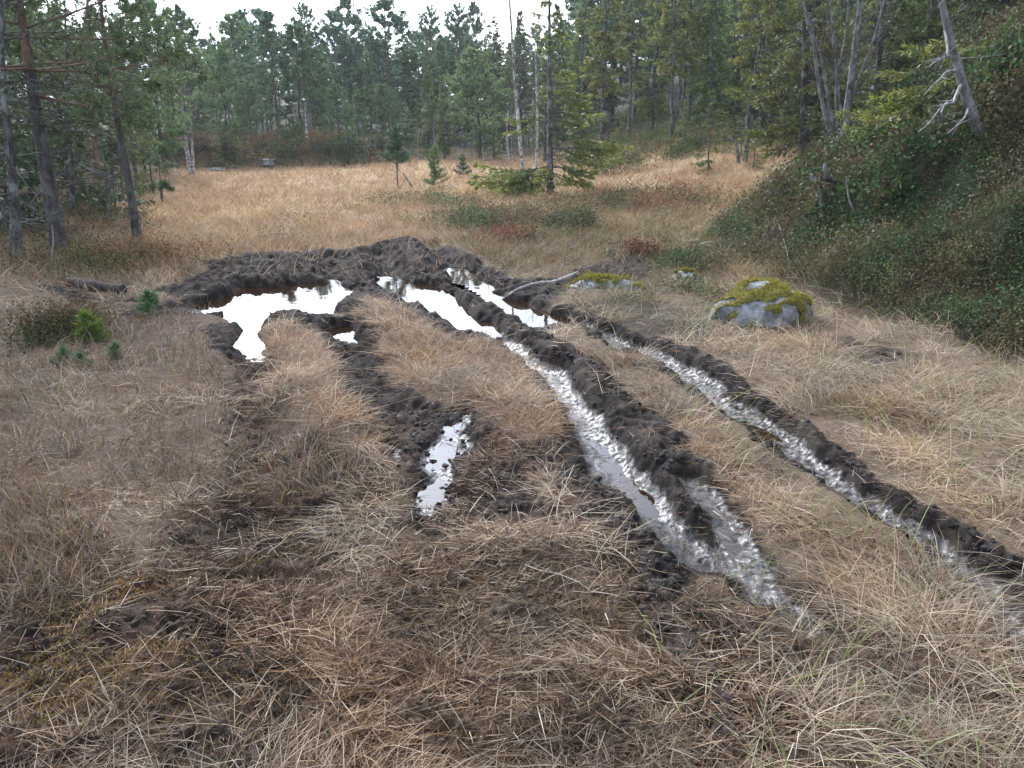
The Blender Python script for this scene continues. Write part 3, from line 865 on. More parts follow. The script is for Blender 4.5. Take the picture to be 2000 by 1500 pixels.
grow(lt, x, y, 'litter', .03, .12, 6, 12, .0018, .3, 2, rgv, .3, droop=.2, sink=-.004)
lt.build('straw_litter', M['grass'], 'flattened dead straw lying over the trampled brown peat', 'straw')

# ---- heather in the left field and tufts elsewhere
ht = Stuff()
x, y = pick(200000, -9, 2, 1.6, 12, lambda x, y: samp(HEATHER, x, y) * (.25 + .75 * clump(x, y, 1.7, -.25, .35, 3)), rgv)
grow(ht, x, y, 'heather', .09, .22, 66, 15, .0026, .3, 2, rgv, .2)
x, y = pick(60000, -13, -3, 6, 20, lambda x, y: sstep(0, 1, np.where(inside(x, y, LEFT), seg_dist(x, y, LEFT, True), 0)) * .9, rgv)
grow(ht, x, y, 'heather', .12, .30, 62, 18, .0026, .4, 2, rgv, .3)
x, y = pick(60000, -5, 4, 8.5, 16, lambda x, y: sstep(.1, .5, perlin(x * .7 + 5, y * .7)) * (1 - sstep(.2, .6, samp(MUD, x, y))) * .8, rgv)
grow(ht, x, y, 'heather', .10, .25, 62, 18, .0026, .4, 2, rgv, .3, cols=palette('heather', len(x), rgv) * np.array([1.0, 1.1, .85]))
ht.build('heather', M['heath'], 'low purple brown heather covering the bog left of the ruts', 'heather')

# ---- moss: ochre and green, very short
ms = Stuff()
x, y = pick(420000, -6, 4, 1.2, 6.5, lambda x, y: samp(MOSS, x, y) * clump(x, y, 3.1, -.35, .3, 12), rgv)
grn = sstep(.0, .5, perlin(x * .9 + 7, y * .9))[:, None]
cm = palette('moss', len(x), rgv, .25); cm = cm * (1 - .5 * grn) + .5 * grn * cm * np.array([.75, 1.15, .7])
cm = cm * (1 + .7 * samp(MOSSZ, x, y)[:, None] * np.array([1.1, 1.0, .5]))
red = sstep(.25, .55, perlin(x * 1.4 + 3.3, y * 1.4 + 9))[:, None] * sstep(2.4, 3, y)[:, None]
cm = cm * (1 - red) + red * cm * np.array([1.5, .75, .9])
grow(ms, x, y, 'moss', .008, .022, 55, 25, .0034, .3, 2, rgv, .0, droop=.3, cols=cm, sink=.003)
ms.build('moss', M['moss'], 'ochre and green bog moss on the trampled peat in the left foreground', 'moss')

# ---- crumbs and clods of peat
def clods(n, dens, rmin, rmax, y1, rg):
    x, y = pick(n, -6, 7, 1.2, y1, dens, rg); n = len(x)
    r = rmin * (rmax / rmin) ** (rg.random(n) ** 2.0)
    g = (1 + 5 ** .5) / 2
    ico = unit(np.array([(-1, g, 0), (1, g, 0), (-1, -g, 0), (1, -g, 0), (0, -1, g), (0, 1, g), (0, -1, -g), (0, 1, -g), (g, 0, -1), (g, 0, 1), (-g, 0, -1), (-g, 0, 1)], float))
    f = np.array([(0, 11, 5), (0, 5, 1), (0, 1, 7), (0, 7, 10), (0, 10, 11), (1, 5, 9), (5, 11, 4), (11, 10, 2), (10, 7, 6), (7, 1, 8), (3, 9, 4), (3, 4, 2), (3, 2, 6), (3, 6, 8), (3, 8, 9), (4, 9, 5), (2, 4, 11), (6, 2, 10), (8, 6, 7), (9, 8, 1)])
    r *= np.where(samp(MUD, x, y) > .4, 1.0, .6)
    a = rg.uniform(0, 6.28, n)
    V = ico[None] * (0.55 + 0.75 * rg.random((n, 12, 1))) * np.stack([np.ones(n), .6 + .5 * rg.random(n), .45 + .4 * rg.random(n)], -1)[:, None, :]
    ca, sa = np.cos(a)[:, None], np.sin(a)[:, None]
    vx = V[..., 0] * ca - V[..., 1] * sa; vy = V[..., 0] * sa + V[..., 1] * ca
    V = np.stack([vx, vy, V[..., 2]], -1) * r[:, None, None]
    z = height(x, y)
    V += np.stack([x, y, z + r * .12], -1)[:, None, :]
    F = (f[None] + (np.arange(n) * 12)[:, None, None]).reshape(-1, 3)
    m = samp(MUD, x, y)[:, None]
    r *= 1 - .0 * m[:, 0]
    c = (np.array([.018, .014, .0125]) * m + np.array([.052, .033, .024]) * (1 - m)) * (1 + .35 * rg.normal(size=(n, 1)))
    return V.reshape(-1, 3), F, np.repeat(np.clip(c, .012, .3), 12, 0)
pc = Stuff()
pc.add(clods(120000, lambda x, y: np.maximum(.45 * sstep(.3, .8, samp(MUD, x, y)) * (1 - .98 * sstep(.55, .85, samp(WET, x, y))), .8 * samp(PEAT, x, y)) * (1 - samp(POOL, x, y)) * (.3 + .7 * clump(x, y, 3.3, -.2, .4, 21)), .004, .024, 9.5, rgv))
M['peat'] = foliage_mat('peat_crumbs', 0, .85, 0, .3)
pc.build('peat_crumbs', M['peat'], 'loose dark crumbs and clods of peat thrown up along the ruts', 'peat')

# ---- dwarf shrubs on the hillside, the far bank and under the pines
def shrubs(st, x, y, hmin, hmax, leaf, nl, rg, pal='heath', tint=None):
    n = len(x); z = height(x, y)
    hgt = rg.uniform(hmin, hmax, n) * (.6 + .8 * clump(x, y, 1.1, -.5, .5, 6))
    az = rg.uniform(0, 6.28, n); lean = .15 + .45 * rg.random(n)
    d = unit(np.stack([np.cos(az) * lean, np.sin(az) * lean, np.ones(n)], -1))
    root = np.stack([x, y, z - .02], -1)
    cl = palette(pal, n, rg, .2)
    pm = clump(x, y, .8, -.2, .3, 14)[:, None]                # patches of brown heather among the green
    cl = cl * (1 - pm * .5) + .5 * pm * palette('heather', n, rg) * np.array([.95, .85, .65])
    if tint is not None: cl = cl * tint
    cl *= (.75 + .5 * clump(x, y, 2.6, -.5, .5, 31))[:, None]
    st.add(blades(root, d, hgt, np.full(n, .004), np.zeros((n, 3)), np.clip(cl * .6 + .01, 0, 1), 1, rg=rg))
    t = rg.uniform(.25, 1.05, (n, nl)); 
    P = root[:, None] + d[:, None] * (hgt[:, None] * t)[..., None] + rg.normal(size=(n, nl, 3)) * (.035 * (.5 + t))[..., None]
    P = P.reshape(-1, 3); c2 = np.repeat(cl, nl, 0)
    st.add(needle_tris(P, np.tile([0, 0, 1.0], (len(P), 1)), 1, leaf * 1.6, leaf, .75, c2, rg, .10))
sh = Stuff(); HS = Stuff()
x, y = pick(150000, 1.5, 16, 3.5, 20, lambda x, y: sstep(.05, .5, hill_s(x, y)) * (.40 + .60 * clump(x, y, 1.9, -.3, .2, 2)), rgv)
shrubs(sh, x, y, .06, .36, .016, 12, rgv)
x, y = pick(16000, 1.5, 10, 4.5, 16, lambda x, y: sstep(.2, .8, hill_s(x, y)) * clump(x, y, 1.3, .05, .4, 57), rgv)
shrubs(sh, x, y, .12, .34, .026, 8, rgv, tint=np.array([1.35, 1.5, 2.2]))
x, y = pick(70000, 2.5, 24, 9, 45, lambda x, y: sstep(.4, 1.5, hill_s(x, y)) * .9, rgv)
shrubs(sh, x, y, .15, .40, .035, 8, rgv)
x, y = pick(42000, -16, -3, 30, 37, lambda x, y: np.where(inside(x, y, BANK), 1.0, 0.0), rgv)
shrubs(sh, x, y, .15, .38, .045, 7, rgv, tint=np.array([1.2, .95, .9]))
x, y = pick(26000, -16, -4, 8, 32, lambda x, y: sstep(.2, 1.2, np.where(inside(x, y, LEFT), seg_dist(x, y, LEFT, True), 0)) * .8, rgv)
shrubs(sh, x, y, .12, .30, .022, 8, rgv, tint=np.array([1.2, 1.0, .9]))
x, y = pick(16000, -4, 4, 9, 20, lambda x, y: sstep(.25, .5, perlin(x * .6 + 15, y * .6 + 2)) * (1 - sstep(.2, .6, samp(MUD, x, y))) * .8, rgv)
shrubs(sh, x, y, .12, .26, .018, 8, rgv, tint=np.array([1.5, 1.5, 1.7]))
def spot(u, v, rad): 
    g = gnd(u, v); return lambda x, y: np.exp(-(np.hypot(x - g[0], (y - g[1]) * .8) / rad) ** 2 * 1.3)
for u, v, rad, tint, n, hm in [(960, 440, .9, (1.5, 1.3, 1.6), 9000, .36), (1112, 452, .35, (.8, .9, 1.0), 5000, .38), (1005, 472, .4, (1.8, .55, .9), 1600, .2), (1262, 500, .22, (2.0, .5, .8), 2500, .18), (1290, 405, 1.3, (1.9, 1.25, 1.5), 9000, .36), (850, 400, 1.0, (1.6, 1.4, 1.6), 7000, .25), (1160, 405, 1.1, (1.8, 1.3, 1.5), 8000, .25), (1360, 520, .4, (1.0, 1.0, 1.0), 5000, .25), (130, 660, .25, (1.0, .75, .8), 7000, .26), (250, 520, .7, (1.6, 1.0, .9), 8000, .28), (600, 325, 2.5, (1.4, 1.0, .9), 5000, .4), (1180, 330, 1.6, (1.2, 1.0, .9), 5000, .35), (1240, 308, 2.2, (1.3, 1.2, 1.1), 7000, .5), (1320, 306, 2.2, (1.2, 1.3, 1.1), 7000, .5), (1400, 318, 1.8, (1.2, 1.2, 1.1), 7000, .45), (1150, 312, 1.8, (1.5, 1.2, 1.1), 5000, .4)]:
    g = gnd(u, v); f = spot(u, v, rad); x = g[0] + rgv.uniform(-2.2, 2.2, n) * rad; y = g[1] + rgv.uniform(-2.6, 2.6, n) * rad
    ok = rgv.random(n) < f(x, y); x = x[ok]; y = y[ok]
    shrubs(sh, x, y, hm * .5, hm, .010 + .0009 * g[1], 8, rgv, tint=np.array(tint))
x, y = pick(42000, 1.5, 12, 3.5, 18, lambda x, y: sstep(.1, .6, hill_s(x, y)) * clump(x, y, .8, -.2, .3, 14), rgv)
grow(HS, x, y, 'heather', .12, .32, 64, 18, .0028, .4, 2, rgv, .2, cols=palette('heather', len(x), rgv) * np.array([.62, .58, .48]))
HS.build('heather', M['heath'], 'wiry brown heather growing in patches over the right hillside', 'heather')
x, y = pick(60000, 2.5, 12, 23, 36, lambda x, y: sstep(24, 28, y + 2 * perlin(x * .5, y * .5)) * clump(x, y, .6, -.4, .2, 8), rgv)
shrubs(sh, x, y, .15, .5, .04, 7, rgv, tint=np.array([1.3, 1.25, 1.2]))
x, y = pick(26000, -1, 5, 7, 17, lambda x, y: samp(DARKG, x, y) * clump(x, y, 1.3, -.1, .4, 44) * (1 - sstep(.2, .6, samp(MUD, x, y))), rgv)
shrubs(sh, x, y, .06, .2, .018, 8, rgv, tint=np.array([1.6, 1.3, 1.4]))
sh.build('dwarf_shrubs', M['heath'], 'dark green and brown dwarf shrubs matting the hillside and the forest floor', 'shrubs')
# ------------------------------------------------------------------ trees
def interp_axis(P, t):
    """position and direction on a polyline at fractions t"""
    P = np.asarray(P, float); s = np.concatenate([[0], np.cumsum(np.linalg.norm(np.diff(P, axis=0), axis=1))]); s /= s[-1]
    t = np.clip(np.atleast_1d(t), 0, 1)
    return np.stack([np.interp(t, s, P[:, i]) for i in range(3)], -1)

def straight(H, rg, lean=0.02, wob=0.02):
    n = 9; t = np.linspace(0, 1, n)
    a = rg.uniform(0, 6.28); b = rg.normal(size=(n, 2)) * wob * H * .35 * np.sin(t * 3.1)[:, None]
    return np.stack([lean * H * t * math.cos(a) + b[:, 0], lean * H * t * math.sin(a) + b[:, 1], H * t], -1)

def trunk_mesh(name, axis, r0, mats, parent, rg, dead=0, dead_to=.5, dead_len=.8, nseg=8, top=.12, flare=.35, deadc=3, drop=-.25, sub=True, link=True):
    mb = MB(); ax = curve_pts(axis, 4); s = np.linspace(0, 1, len(ax))
    R = r0 * (1 - s * (1 - top)) * (1 + flare * np.exp(-s * 26))
    ax = ax.copy(); ax[0] -= (ax[1] - ax[0]) / np.linalg.norm(ax[1] - ax[0]) * .15
    V, F = tube(ax, R, nseg, .05, rg)
    mid = (F // nseg).min(1) / len(ax)
    mb.add(V, F, (1, 1, 1), 0)
    if len(mats) > 1:
        mb.m4[-1] = (mid > .42 + .06 * rg.normal(size=len(F))).astype(int)
    for i in range(dead):
        t = rg.uniform(.10, dead_to); p = interp_axis(axis, t)[0]; a = rg.uniform(0, 6.28); L = dead_len * rg.uniform(.3, 1.0)
        d = np.array([math.cos(a), math.sin(a), drop + .35 * rg.normal()])
        q = np.array([p, p + d * L * .5, p + d * L + np.array([0, 0, -.06 * L + .1 * rg.normal() * L])])
        add_tube(mb, q, [.007 + .005 * L, .005 + .002 * L, .002], deadc, m=0)
        if sub:
            for k in range(rg.integers(1, 4)):
                b = q[1] + (q[2] - q[1]) * rg.random(); e = unit(d + rg.normal(size=3) * .7) * L * .35
                add_tube(mb, np.array([b, b + e]), [.005, .002], 3, m=0)
    return mb.build(name, mats, parent, True, link)

def pine_crown(parent, axis, r0, c0, Rmax, rg, dens=1.0, nl=.09, nw=.012, nn=14, col=(.055, .085, .042), shape=1.0, gap=.38, per=4.5, link=True, droop=.0, barkm='pine_bark_red', c1=1.0):
    mb = MB(); H = np.linalg.norm(np.diff(axis, axis=0), axis=1).sum()
    z = c0 * H; P_all = []; A_all = []; 
    while z < H * c1 * .985:
        t = z / H; u = (t - c0) / (1 - c0)
        prof = (min(1, .35 + 2.6 * u) * (1 - u ** 2.2) ** .8) ** shape + .06
        for b in range(max(2, int(rg.poisson(per)))):
            p = interp_axis(axis, min(1, t + rg.normal() * .008))[0]; a = rg.uniform(0, 6.28)
            L = Rmax * prof * rg.uniform(.45, 1.1)
            e = math.radians(-8 + 48 * u + rg.normal() * 10)
            d = np.array([math.cos(a) * math.cos(e), math.sin(a) * math.cos(e), math.sin(e)])
            ts = np.linspace(0, 1, 5); side = np.array([-d[1], d[0], 0]) * rg.normal() * .12
            br = p + d * (L * ts)[:, None] + np.array([0, 0, (.22 - droop) * L]) * (ts ** 2)[:, None] + side * L * (ts ** 2)[:, None]
            rb = r0 * .22 * (1 - .5 * t) * min(1, L / Rmax + .25)
            add_tube(mb, br, rb * (1 - .85 * ts), 4, (1, 1, 1), 1)
            nt_ = max(2, int(dens * (3 + 6 * L / max(Rmax, .01) * min(1, Rmax))))
            for k in range(nt_):
                s = rg.uniform(.30, 1.0) ** .8; q = np.array([np.interp(s, ts, br[:, i]) for i in range(3)])
                dd = unit(d + np.array([0, 0, .35]) + rg.normal(size=3) * .55); l2 = L * rg.uniform(.12, .30) * (1.25 - .5 * s) + .04
                add_tube(mb, np.array([q, q + dd * l2]), [rb * .25, rb * .10], 3, (1, 1, 1), 1)
                for f in ((.45, .75, 1.0) if l2 > .18 else (.6, 1.0)):
                    P_all.append(q + dd * l2 * f + rg.normal(size=3) * .02); A_all.append(unit(dd + np.array([0, 0, .35])))
            P_all.append(br[-1]); A_all.append(unit(d + np.array([0, 0, .4])))
        z += gap * rg.uniform(.7, 1.3) * (1 - .35 * u)
    P = np.array(P_all); A = np.array(A_all)
    if len(P):
        c = np.array(col) * (1 + .22 * rg.normal(size=(len(P), 1)))
        V, F, C = needle_tris(P, A, nn, nl, nw, .62, c, rg)
        mb.add(V, F, C, 0)
    return mb.build('crown', [M['pine_needles'], M[barkm]], parent, False, link)

def spruce_crown(parent, axis, r0, c0, Rmax, rg, dens=1.0, nl=.06, nw=.014, col=(.055, .075, .024), gap=.22, per=4, sparse=0.0, sag=.35, tip=(.10, .125, .03), power=.85, link=True, c1=1.0, boughs=None, step=.07, twl=.42, nn=3):
    mb = MB(); H = np.linalg.norm(np.diff(axis, axis=0), axis=1).sum()
    P_all = []; A_all = []; C_all = []
    todo = []
    if boughs is None:
        z = c0 * H
        while z < H * c1 * .98:
            t = z / H; u = (t - c0) / (1 - c0)
            for b in range(max(1, int(rg.poisson(per)))):
                if rg.random() < sparse: continue
                todo.append((min(1, t + rg.normal() * .01), rg.uniform(0, 6.28), Rmax * ((1 - u) ** power * min(1, .55 + 2.2 * u) + .04) * rg.uniform(.55, 1.12), u))
            z += gap * rg.uniform(.7, 1.3)
    else:
        todo = boughs
    for t, a, L, u in todo:
        p = interp_axis(axis, t)[0]
        e = math.radians(-6 + 38 * u + rg.normal() * 7)
        d = np.array([math.cos(a) * math.cos(e), math.sin(a) * math.cos(e), math.sin(e)])
        ts = np.linspace(0, 1, 6)
        drop = -sag * L * (1 - .8 * u) * (ts ** 1.6 - .55 * ts ** 4)
        br = p + d * (L * ts)[:, None] + np.stack([0 * ts, 0 * ts, drop], -1) + np.array([-d[1], d[0], 0]) * (.10 * rg.normal() * L) * (ts ** 2)[:, None]
        rb = .006 + r0 * .10 * L / max(Rmax, .1)
        add_tube(mb, br, rb * (1 - .85 * ts), 4, (1, 1, 1), 1)
        hd = unit(np.array([d[0], d[1], 0])); sd = np.array([-hd[1], hd[0], 0])
        n2 = max(3, int(dens * L / .085))
        for k in range(n2):
            s = rg.uniform(.22, 1.0); q = np.array([np.interp(s, ts, br[:, i]) for i in range(3)])
            sg = 1 if rg.random() < .5 else -1
            l2 = (twl * L * (1.02 - s) + .07) * rg.uniform(.6, 1.15)
            dd = unit(hd * .75 + sd * sg * rg.uniform(.45, 1.0) + np.array([0, 0, -.18 - .25 * rg.random()]))
            m = max(2, int(l2 / step)); f = (np.arange(m) + .5 + .4 * rg.random(m)) / m
            pts = q + dd * (l2 * f)[:, None] + np.array([0, 0, -.22 * l2]) * (f ** 2)[:, None]
            P_all.append(pts); A_all.append(np.repeat(dd[None], m, 0))
            w = (f * s)[:, None] ** 1.5
            C_all.append(np.array(col) * (1 - w) + np.array(tip) * w)
        m = max(2, int(L / step)); f = np.linspace(.3, 1.03, m)
        pts = np.stack([np.interp(f, ts, br[:, i]) for i in range(3)], -1); P_all.append(pts); A_all.append(np.repeat(d[None], m, 0))
        C_all.append(np.array(col) * (1 - f[:, None] ** 3) + np.array(tip) * f[:, None] ** 3)
    if P_all:
        P = np.concatenate(P_all); A = np.concatenate(A_all); C = np.concatenate(C_all) * (1 + .15 * rg.normal(size=(len(P), 1)))
        V, F, C = needle_tris(P, A, nn, nl * 1.3, nw, .42, C, rg)
        mb.add(V, F, C, 0)
    return mb.build('crown', [M['spruce_needles'], M['spruce_bark']], parent, False, link)

M['twig'] = bark_mat('birch_twigs', (.085, .065, .06), (.17, .135, .125), 9, 1, .001)
def twig_crown(parent, axes, rg, n=26, L=.9, up=.75, sub=5, r=.008, name='crown', t0=.25, link=True):
    """bare fine twigs of a leafless tree"""
    mb = MB()
    for axis in axes:
        for i in range(n):
            t = rg.uniform(t0, 1.0); p = interp_axis(axis, t)[0]; a = rg.uniform(0, 6.28)
            d = unit(np.array([math.cos(a) * .75, math.sin(a) * .75, up])); l = L * rg.uniform(.4, 1.1) * (1.15 - .6 * t)
            q = np.array([p, p + d * l * .5 + rg.normal(size=3) * .03 * l, p + unit(d + np.array([0, 0, .3])) * l])
            add_tube(mb, q, [r * (1.15 - .6 * t), r * .6, r * .25], 3)
            for k in range(sub):
                s = rg.uniform(.3, 1.0); b = q[0] + (q[2] - q[0]) * s
                e = unit(d + rg.normal(size=3) * .6) * l * rg.uniform(.2, .45)
                add_tube(mb, np.array([b, b + e]), [r * .45, r * .2], 3)
    return mb.build(name, M['twig'], parent, False, link)

def foot_depth(u, v):
    """depth at which the line of sight through a picture point meets the land"""
    Ys = np.exp(np.linspace(math.log(1.5), math.log(70), 700)); P = np.array([at(u, v, q) for q in Ys])
    below = np.nonzero(P[:, 2] < height(P[:, 0], P[:, 1]))[0]
    return float(Ys[below[0]]) if len(below) else 40.0

def px_axis(pts, Y, base_z=None):
    """trunk line from photograph points at depth Y (or one depth per point), in local coordinates of its foot"""
    if Y is None: Y = foot_depth(*pts[0])
    Ys = [Y] * len(pts) if np.isscalar(Y) else Y
    P = np.array([at(p[0], p[1], yy) for p, yy in zip(pts, Ys)])
    foot = P[0].copy(); foot[2] = h1(foot[0], foot[1])
    P = P - foot; P[0] = 0
    return foot, P

# ---- shared trees of the far woods: each kind is built once here and then copied
PROTO = {}
def proto(kind, i, build):
    """hidden master meshes (never linked): trunk and crown"""
    PROTO[(kind, i)] = build
def far_tree(kind, i, H, r0, fn):
    rg = np.random.default_rng(hash((len(kind), i, 7)) % 100000)
    ax = straight(H, rg)
    PROTO.setdefault(kind, []).append((fn(ax, rg, r0), H))
G_ = dict(link=False)
for i in range(4):      # tall pines with a high crown
    far_tree('tall_pine', i, 11.0, .13, lambda ax, rg, r0: [trunk_mesh('trunk', ax, r0, [M['pine_bark'], M['pine_bark_red']], None, rg, 12, .55, 1.2, 6, link=False), pine_crown(None, ax, r0, .30 + .05 * rg.normal(), 2.1, rg, 1.15, .19, .044, 14, (0.143, 0.215, 0.111), 1.0, .40, 5, **G_)])
for i in range(3):      # bushy pines, crown nearly to the ground
    far_tree('bushy_pine', i, 8.0, .11, lambda ax, rg, r0: [trunk_mesh('trunk', ax, r0, [M['pine_bark']], None, rg, 4, .3, .8, 6, link=False), pine_crown(None, ax, r0, .16, 2.1, rg, 1.2, .19, .042, 14, (0.163, 0.234, 0.098), 1.0, .36, 5, **G_)])
for i in range(4):      # slender spruces
    far_tree('spruce', i, 10.0, .12, lambda ax, rg, r0: [trunk_mesh('trunk', ax, r0, [M['spruce_bark']], None, rg, 10, .4, .9, 6, link=False), spruce_crown(None, ax, r0, .10 + .08 * rg.random(), 1.5, rg, .95, .145, .048, (0.111, 0.150, 0.055), .26, 5, .1, .35, (0.221, 0.260, 0.065), step=.13, nn=6, **G_)])
for i in range(3):      # thin spruces, dead below, lichen grey trunks
    far_tree('thin_spruce', i, 11.0, .10, lambda ax, rg, r0: [trunk_mesh('trunk', ax, r0, [M['spruce_bark']], None, rg, 46, .7, 1.1, 6, link=False), spruce_crown(None, ax, r0, .30 + .12 * rg.random(), 1.3, rg, .95, .145, .046, (0.124, 0.146, 0.047), .30, 4.2, .2, .5, (0.260, 0.267, 0.065), step=.13, nn=6, **G_)])
for i in range(2):      # young spruces
    far_tree('young_spruce', i, 4.0, .05, lambda ax, rg, r0: [trunk_mesh('trunk', ax, r0, [M['spruce_bark']], None, rg, 0, nseg=5, link=False), spruce_crown(None, ax, r0, .05, .95, rg, .9, .10, .030, (0.117, 0.156, 0.046), .20, 4, .1, .3, (0.208, 0.247, 0.058), step=.11, **G_)])
for i in range(3):      # bare birches
    far_tree('birch', i, 5.5, .045, lambda ax, rg, r0: [trunk_mesh('trunk', ax, r0, [M['birch_bark']], None, rg, 0, nseg=5, flare=.2, link=False), twig_crown(None, [ax], rg, 34, 1.0, .9, 5, .011, link=False)])
NAMES = {'tall_pine': 'pine_tree', 'bushy_pine': 'pine_tree', 'spruce': 'spruce_tree', 'thin_spruce': 'spruce_tree', 'young_spruce': 'spruce_tree', 'birch': 'birch_tree'}
CATS = {'pine_tree': 'pine tree', 'spruce_tree': 'spruce tree', 'birch_tree': 'birch tree'}
rgt = np.random.default_rng(31)
def plant(kind, u, v_top, Y, label, group=None, wide=1.0, X=None):
    """a copy of a shared tree: foot at depth Y under picture column u, top at picture row v_top"""
    p = at(u, v_top, Y); x = p[0] if X is None else X
    z = h1(x, Y); H = max(.9, p[2] - z)
    L_ = PROTO[kind]; parts, H0 = L_[rgt.integers(0, len(L_))]
    s = H / H0; nm = NAMES[kind]
    r = empty(nm, (x, Y, z - .03), rgt.uniform(0, 6.28)); r.scale = (s * wide, s * wide, s)
    for q in parts:
        c = q.copy(); COL.objects.link(c); c.parent = r
    return tag(r, label, CATS[nm], group)

# ---- the near pines on the left
def near_pine(pts, Y, r0, c0, R, seed, label, col=(.082, .115, .045), dead=30, top=None, dens=1.5, mats=('pine_bark', 'pine_bark_red'), nn=12, c1=1.0):
    rg = np.random.default_rng(seed); foot, ax = px_axis(pts, Y)
    r = empty('pine_tree', foot); tag(r, label, 'pine tree')
    trunk_mesh('trunk', ax, r0, [M[m] for m in mats], r, rg, dead, .55, 1.5, 12)
    pine_crown(r, ax, r0, c0, R, rg, dens, .095, .0105, nn + 5, col, .8, .36, 5, droop=.10, c1=c1)
    return r
near_pine([(122, 512), (88, 320), (62, 160), (40, 20), (10, -160), (-10, -380)], 10.3, .098, .32, 2.1, 3, 'stout dark pine with scaly grey trunk leaning left, nearest trunk at the left edge', dead=16)
near_pine([(270, 476), (250, 350), (232, 250), (212, 130), (198, 20), (190, -120), (185, -330)], 11.9, .063, .33, 1.6, 4, 'slender pine leaning left at the corner of the orange meadow, bare lower trunk', col=(.10, .14, .055), dead=12)
# thin grey dying spruce and more trunks in the gloom behind
def near_spruce(pts, Y, r0, c0, R, seed, label, dead=40, col=(.050, .068, .028), tipc=(.085, .11, .035), dens=1.0, per=4, sparse=.2, sag=.4, gap=.22, dead_to=.6, dead_len=1.0, nl=.06, nw=.014, step=.07, c1=1.0, name='spruce_tree', cat='spruce tree', power=.85, twl=.42, mats=('spruce_bark',)):
    if c0 < .1 and nl == .06: nl, nw, gap, per, dens = .085, .023, .13, 5, 1.4
    rg = np.random.default_rng(seed); foot, ax = px_axis(pts, Y)
    r = empty(name, foot); tag(r, label, cat)
    trunk_mesh('trunk', ax, r0, [M[m] for m in mats], r, rg, dead, dead_to, dead_len, 9)
    spruce_crown(r, ax, r0, c0, R, rg, dens, nl, nw, col, gap, per, sparse, sag, tipc, step=step, c1=c1, power=power, twl=twl)
    return r
near_spruce([(38, 528), (28, 380), (14, 250), (5, 100), (0, -140)], 9.9, .07, .45, 1.3, 5, 'thin grey spruce with dead twiggy lower branches, left of the stout pine', dead=44)
near_spruce([(145, 452), (140, 330), (132, 200), (128, 60), (125, -100)], 13.0, .045, .25, 1.1, 6, 'thin grey spruce trunk with dead side twigs just right of the stout pine', dead=60)
near_pine([(196, 440), (186, 300), (178, 180), (172, 40), (168, -120)], 16.0, .085, .40, 1.8, 7, 'orange barked pine standing in the gloom between the two nearest left pines', col=(.08, .115, .048), dead=26, mats=('pine_bark_red', 'pine_bark_red'), dens=1.2)
near_spruce([(96, 470), (95, 400), (92, 330), (90, 250)], 13.5, .035, .04, 1.05, 8, 'low bushy dark spruce behind the stout pine at the left edge', dead=0, sparse=.05)
near_spruce([(228, 462), (226, 420), (222, 370), (220, 318)], 14.5, .03, .04, .75, 9, 'small light green bushy spruce just left of the slender leaning pine', dead=0, sparse=.05, col=(.065, .085, .032), tipc=(.11, .14, .045))
near_spruce([(15, 500), (12, 420), (8, 330), (4, 220)], 11.5, .04, .05, 1.1, 10, 'dark young spruce filling the left picture edge behind the thin grey one', dead=0, sparse=.05, col=(.036, .055, .024))
near_spruce([(180, 470), (178, 430), (176, 390), (174, 352)], 13.2, .02, .05, .55, 12, 'little spruce bush at the foot of the orange barked pine', dead=0, sparse=.05)
near_pine([(317, 402), (315, 370), (312, 340), (310, 308)], 18.6, .03, .40, .55, 13, 'tiny umbrella shaped pine alone at the left rim of the orange meadow', dead=0, col=(.075, .11, .045), dens=1.4)
for k, (u, vt, Y, kd) in enumerate([(60, -120, 17, 'spruce'), (-30, -150, 14, 'spruce'), (110, 60, 20, 'bushy_pine'), (160, 30, 22, 'spruce'), (225, 40, 24, 'tall_pine'), (20, -80, 22, 'bushy_pine'), (205, 90, 27, 'spruce'), (280, -10, 29, 'bushy_pine'), (340, 20, 44, 'bushy_pine'), (370, 75, 47, 'spruce'), (-60, -120, 19, 'tall_pine'), (318, 110, 38, 'spruce'), (255, 130, 26, 'bushy_pine'), (125, 50, 27, 'tall_pine'), (60, 20, 30, 'spruce'), (240, 60, 34, 'tall_pine'), (180, 20, 36, 'bushy_pine'), (10, 0, 30, 'tall_pine'), (-90, -150, 25, 'spruce'), (275, 190, 21, 'young_spruce'), (250, 250, 19, 'young_spruce'), (70, 300, 16, 'young_spruce'), (165, 260, 18, 'young_spruce'), (210, 300, 22, 'young_spruce'), (120, 260, 20, 'young_spruce')]):
    if kd == 'young_spruce':
        plant(kd, u, vt, Y, 'young spruce in the dark undergrowth of the wood on the left', 'young spruces under the left wood')
    else:
        plant(kd, u, vt, Y, {'p': 'pine in the dense wood behind the nearest left trunks', 's': 'spruce in the dense wood behind the nearest left trunks'}['p' if 'pine' in kd else 's'], {'p': 'pines of the left wood', 's': 'spruces of the left wood'}['p' if 'pine' in kd else 's'])

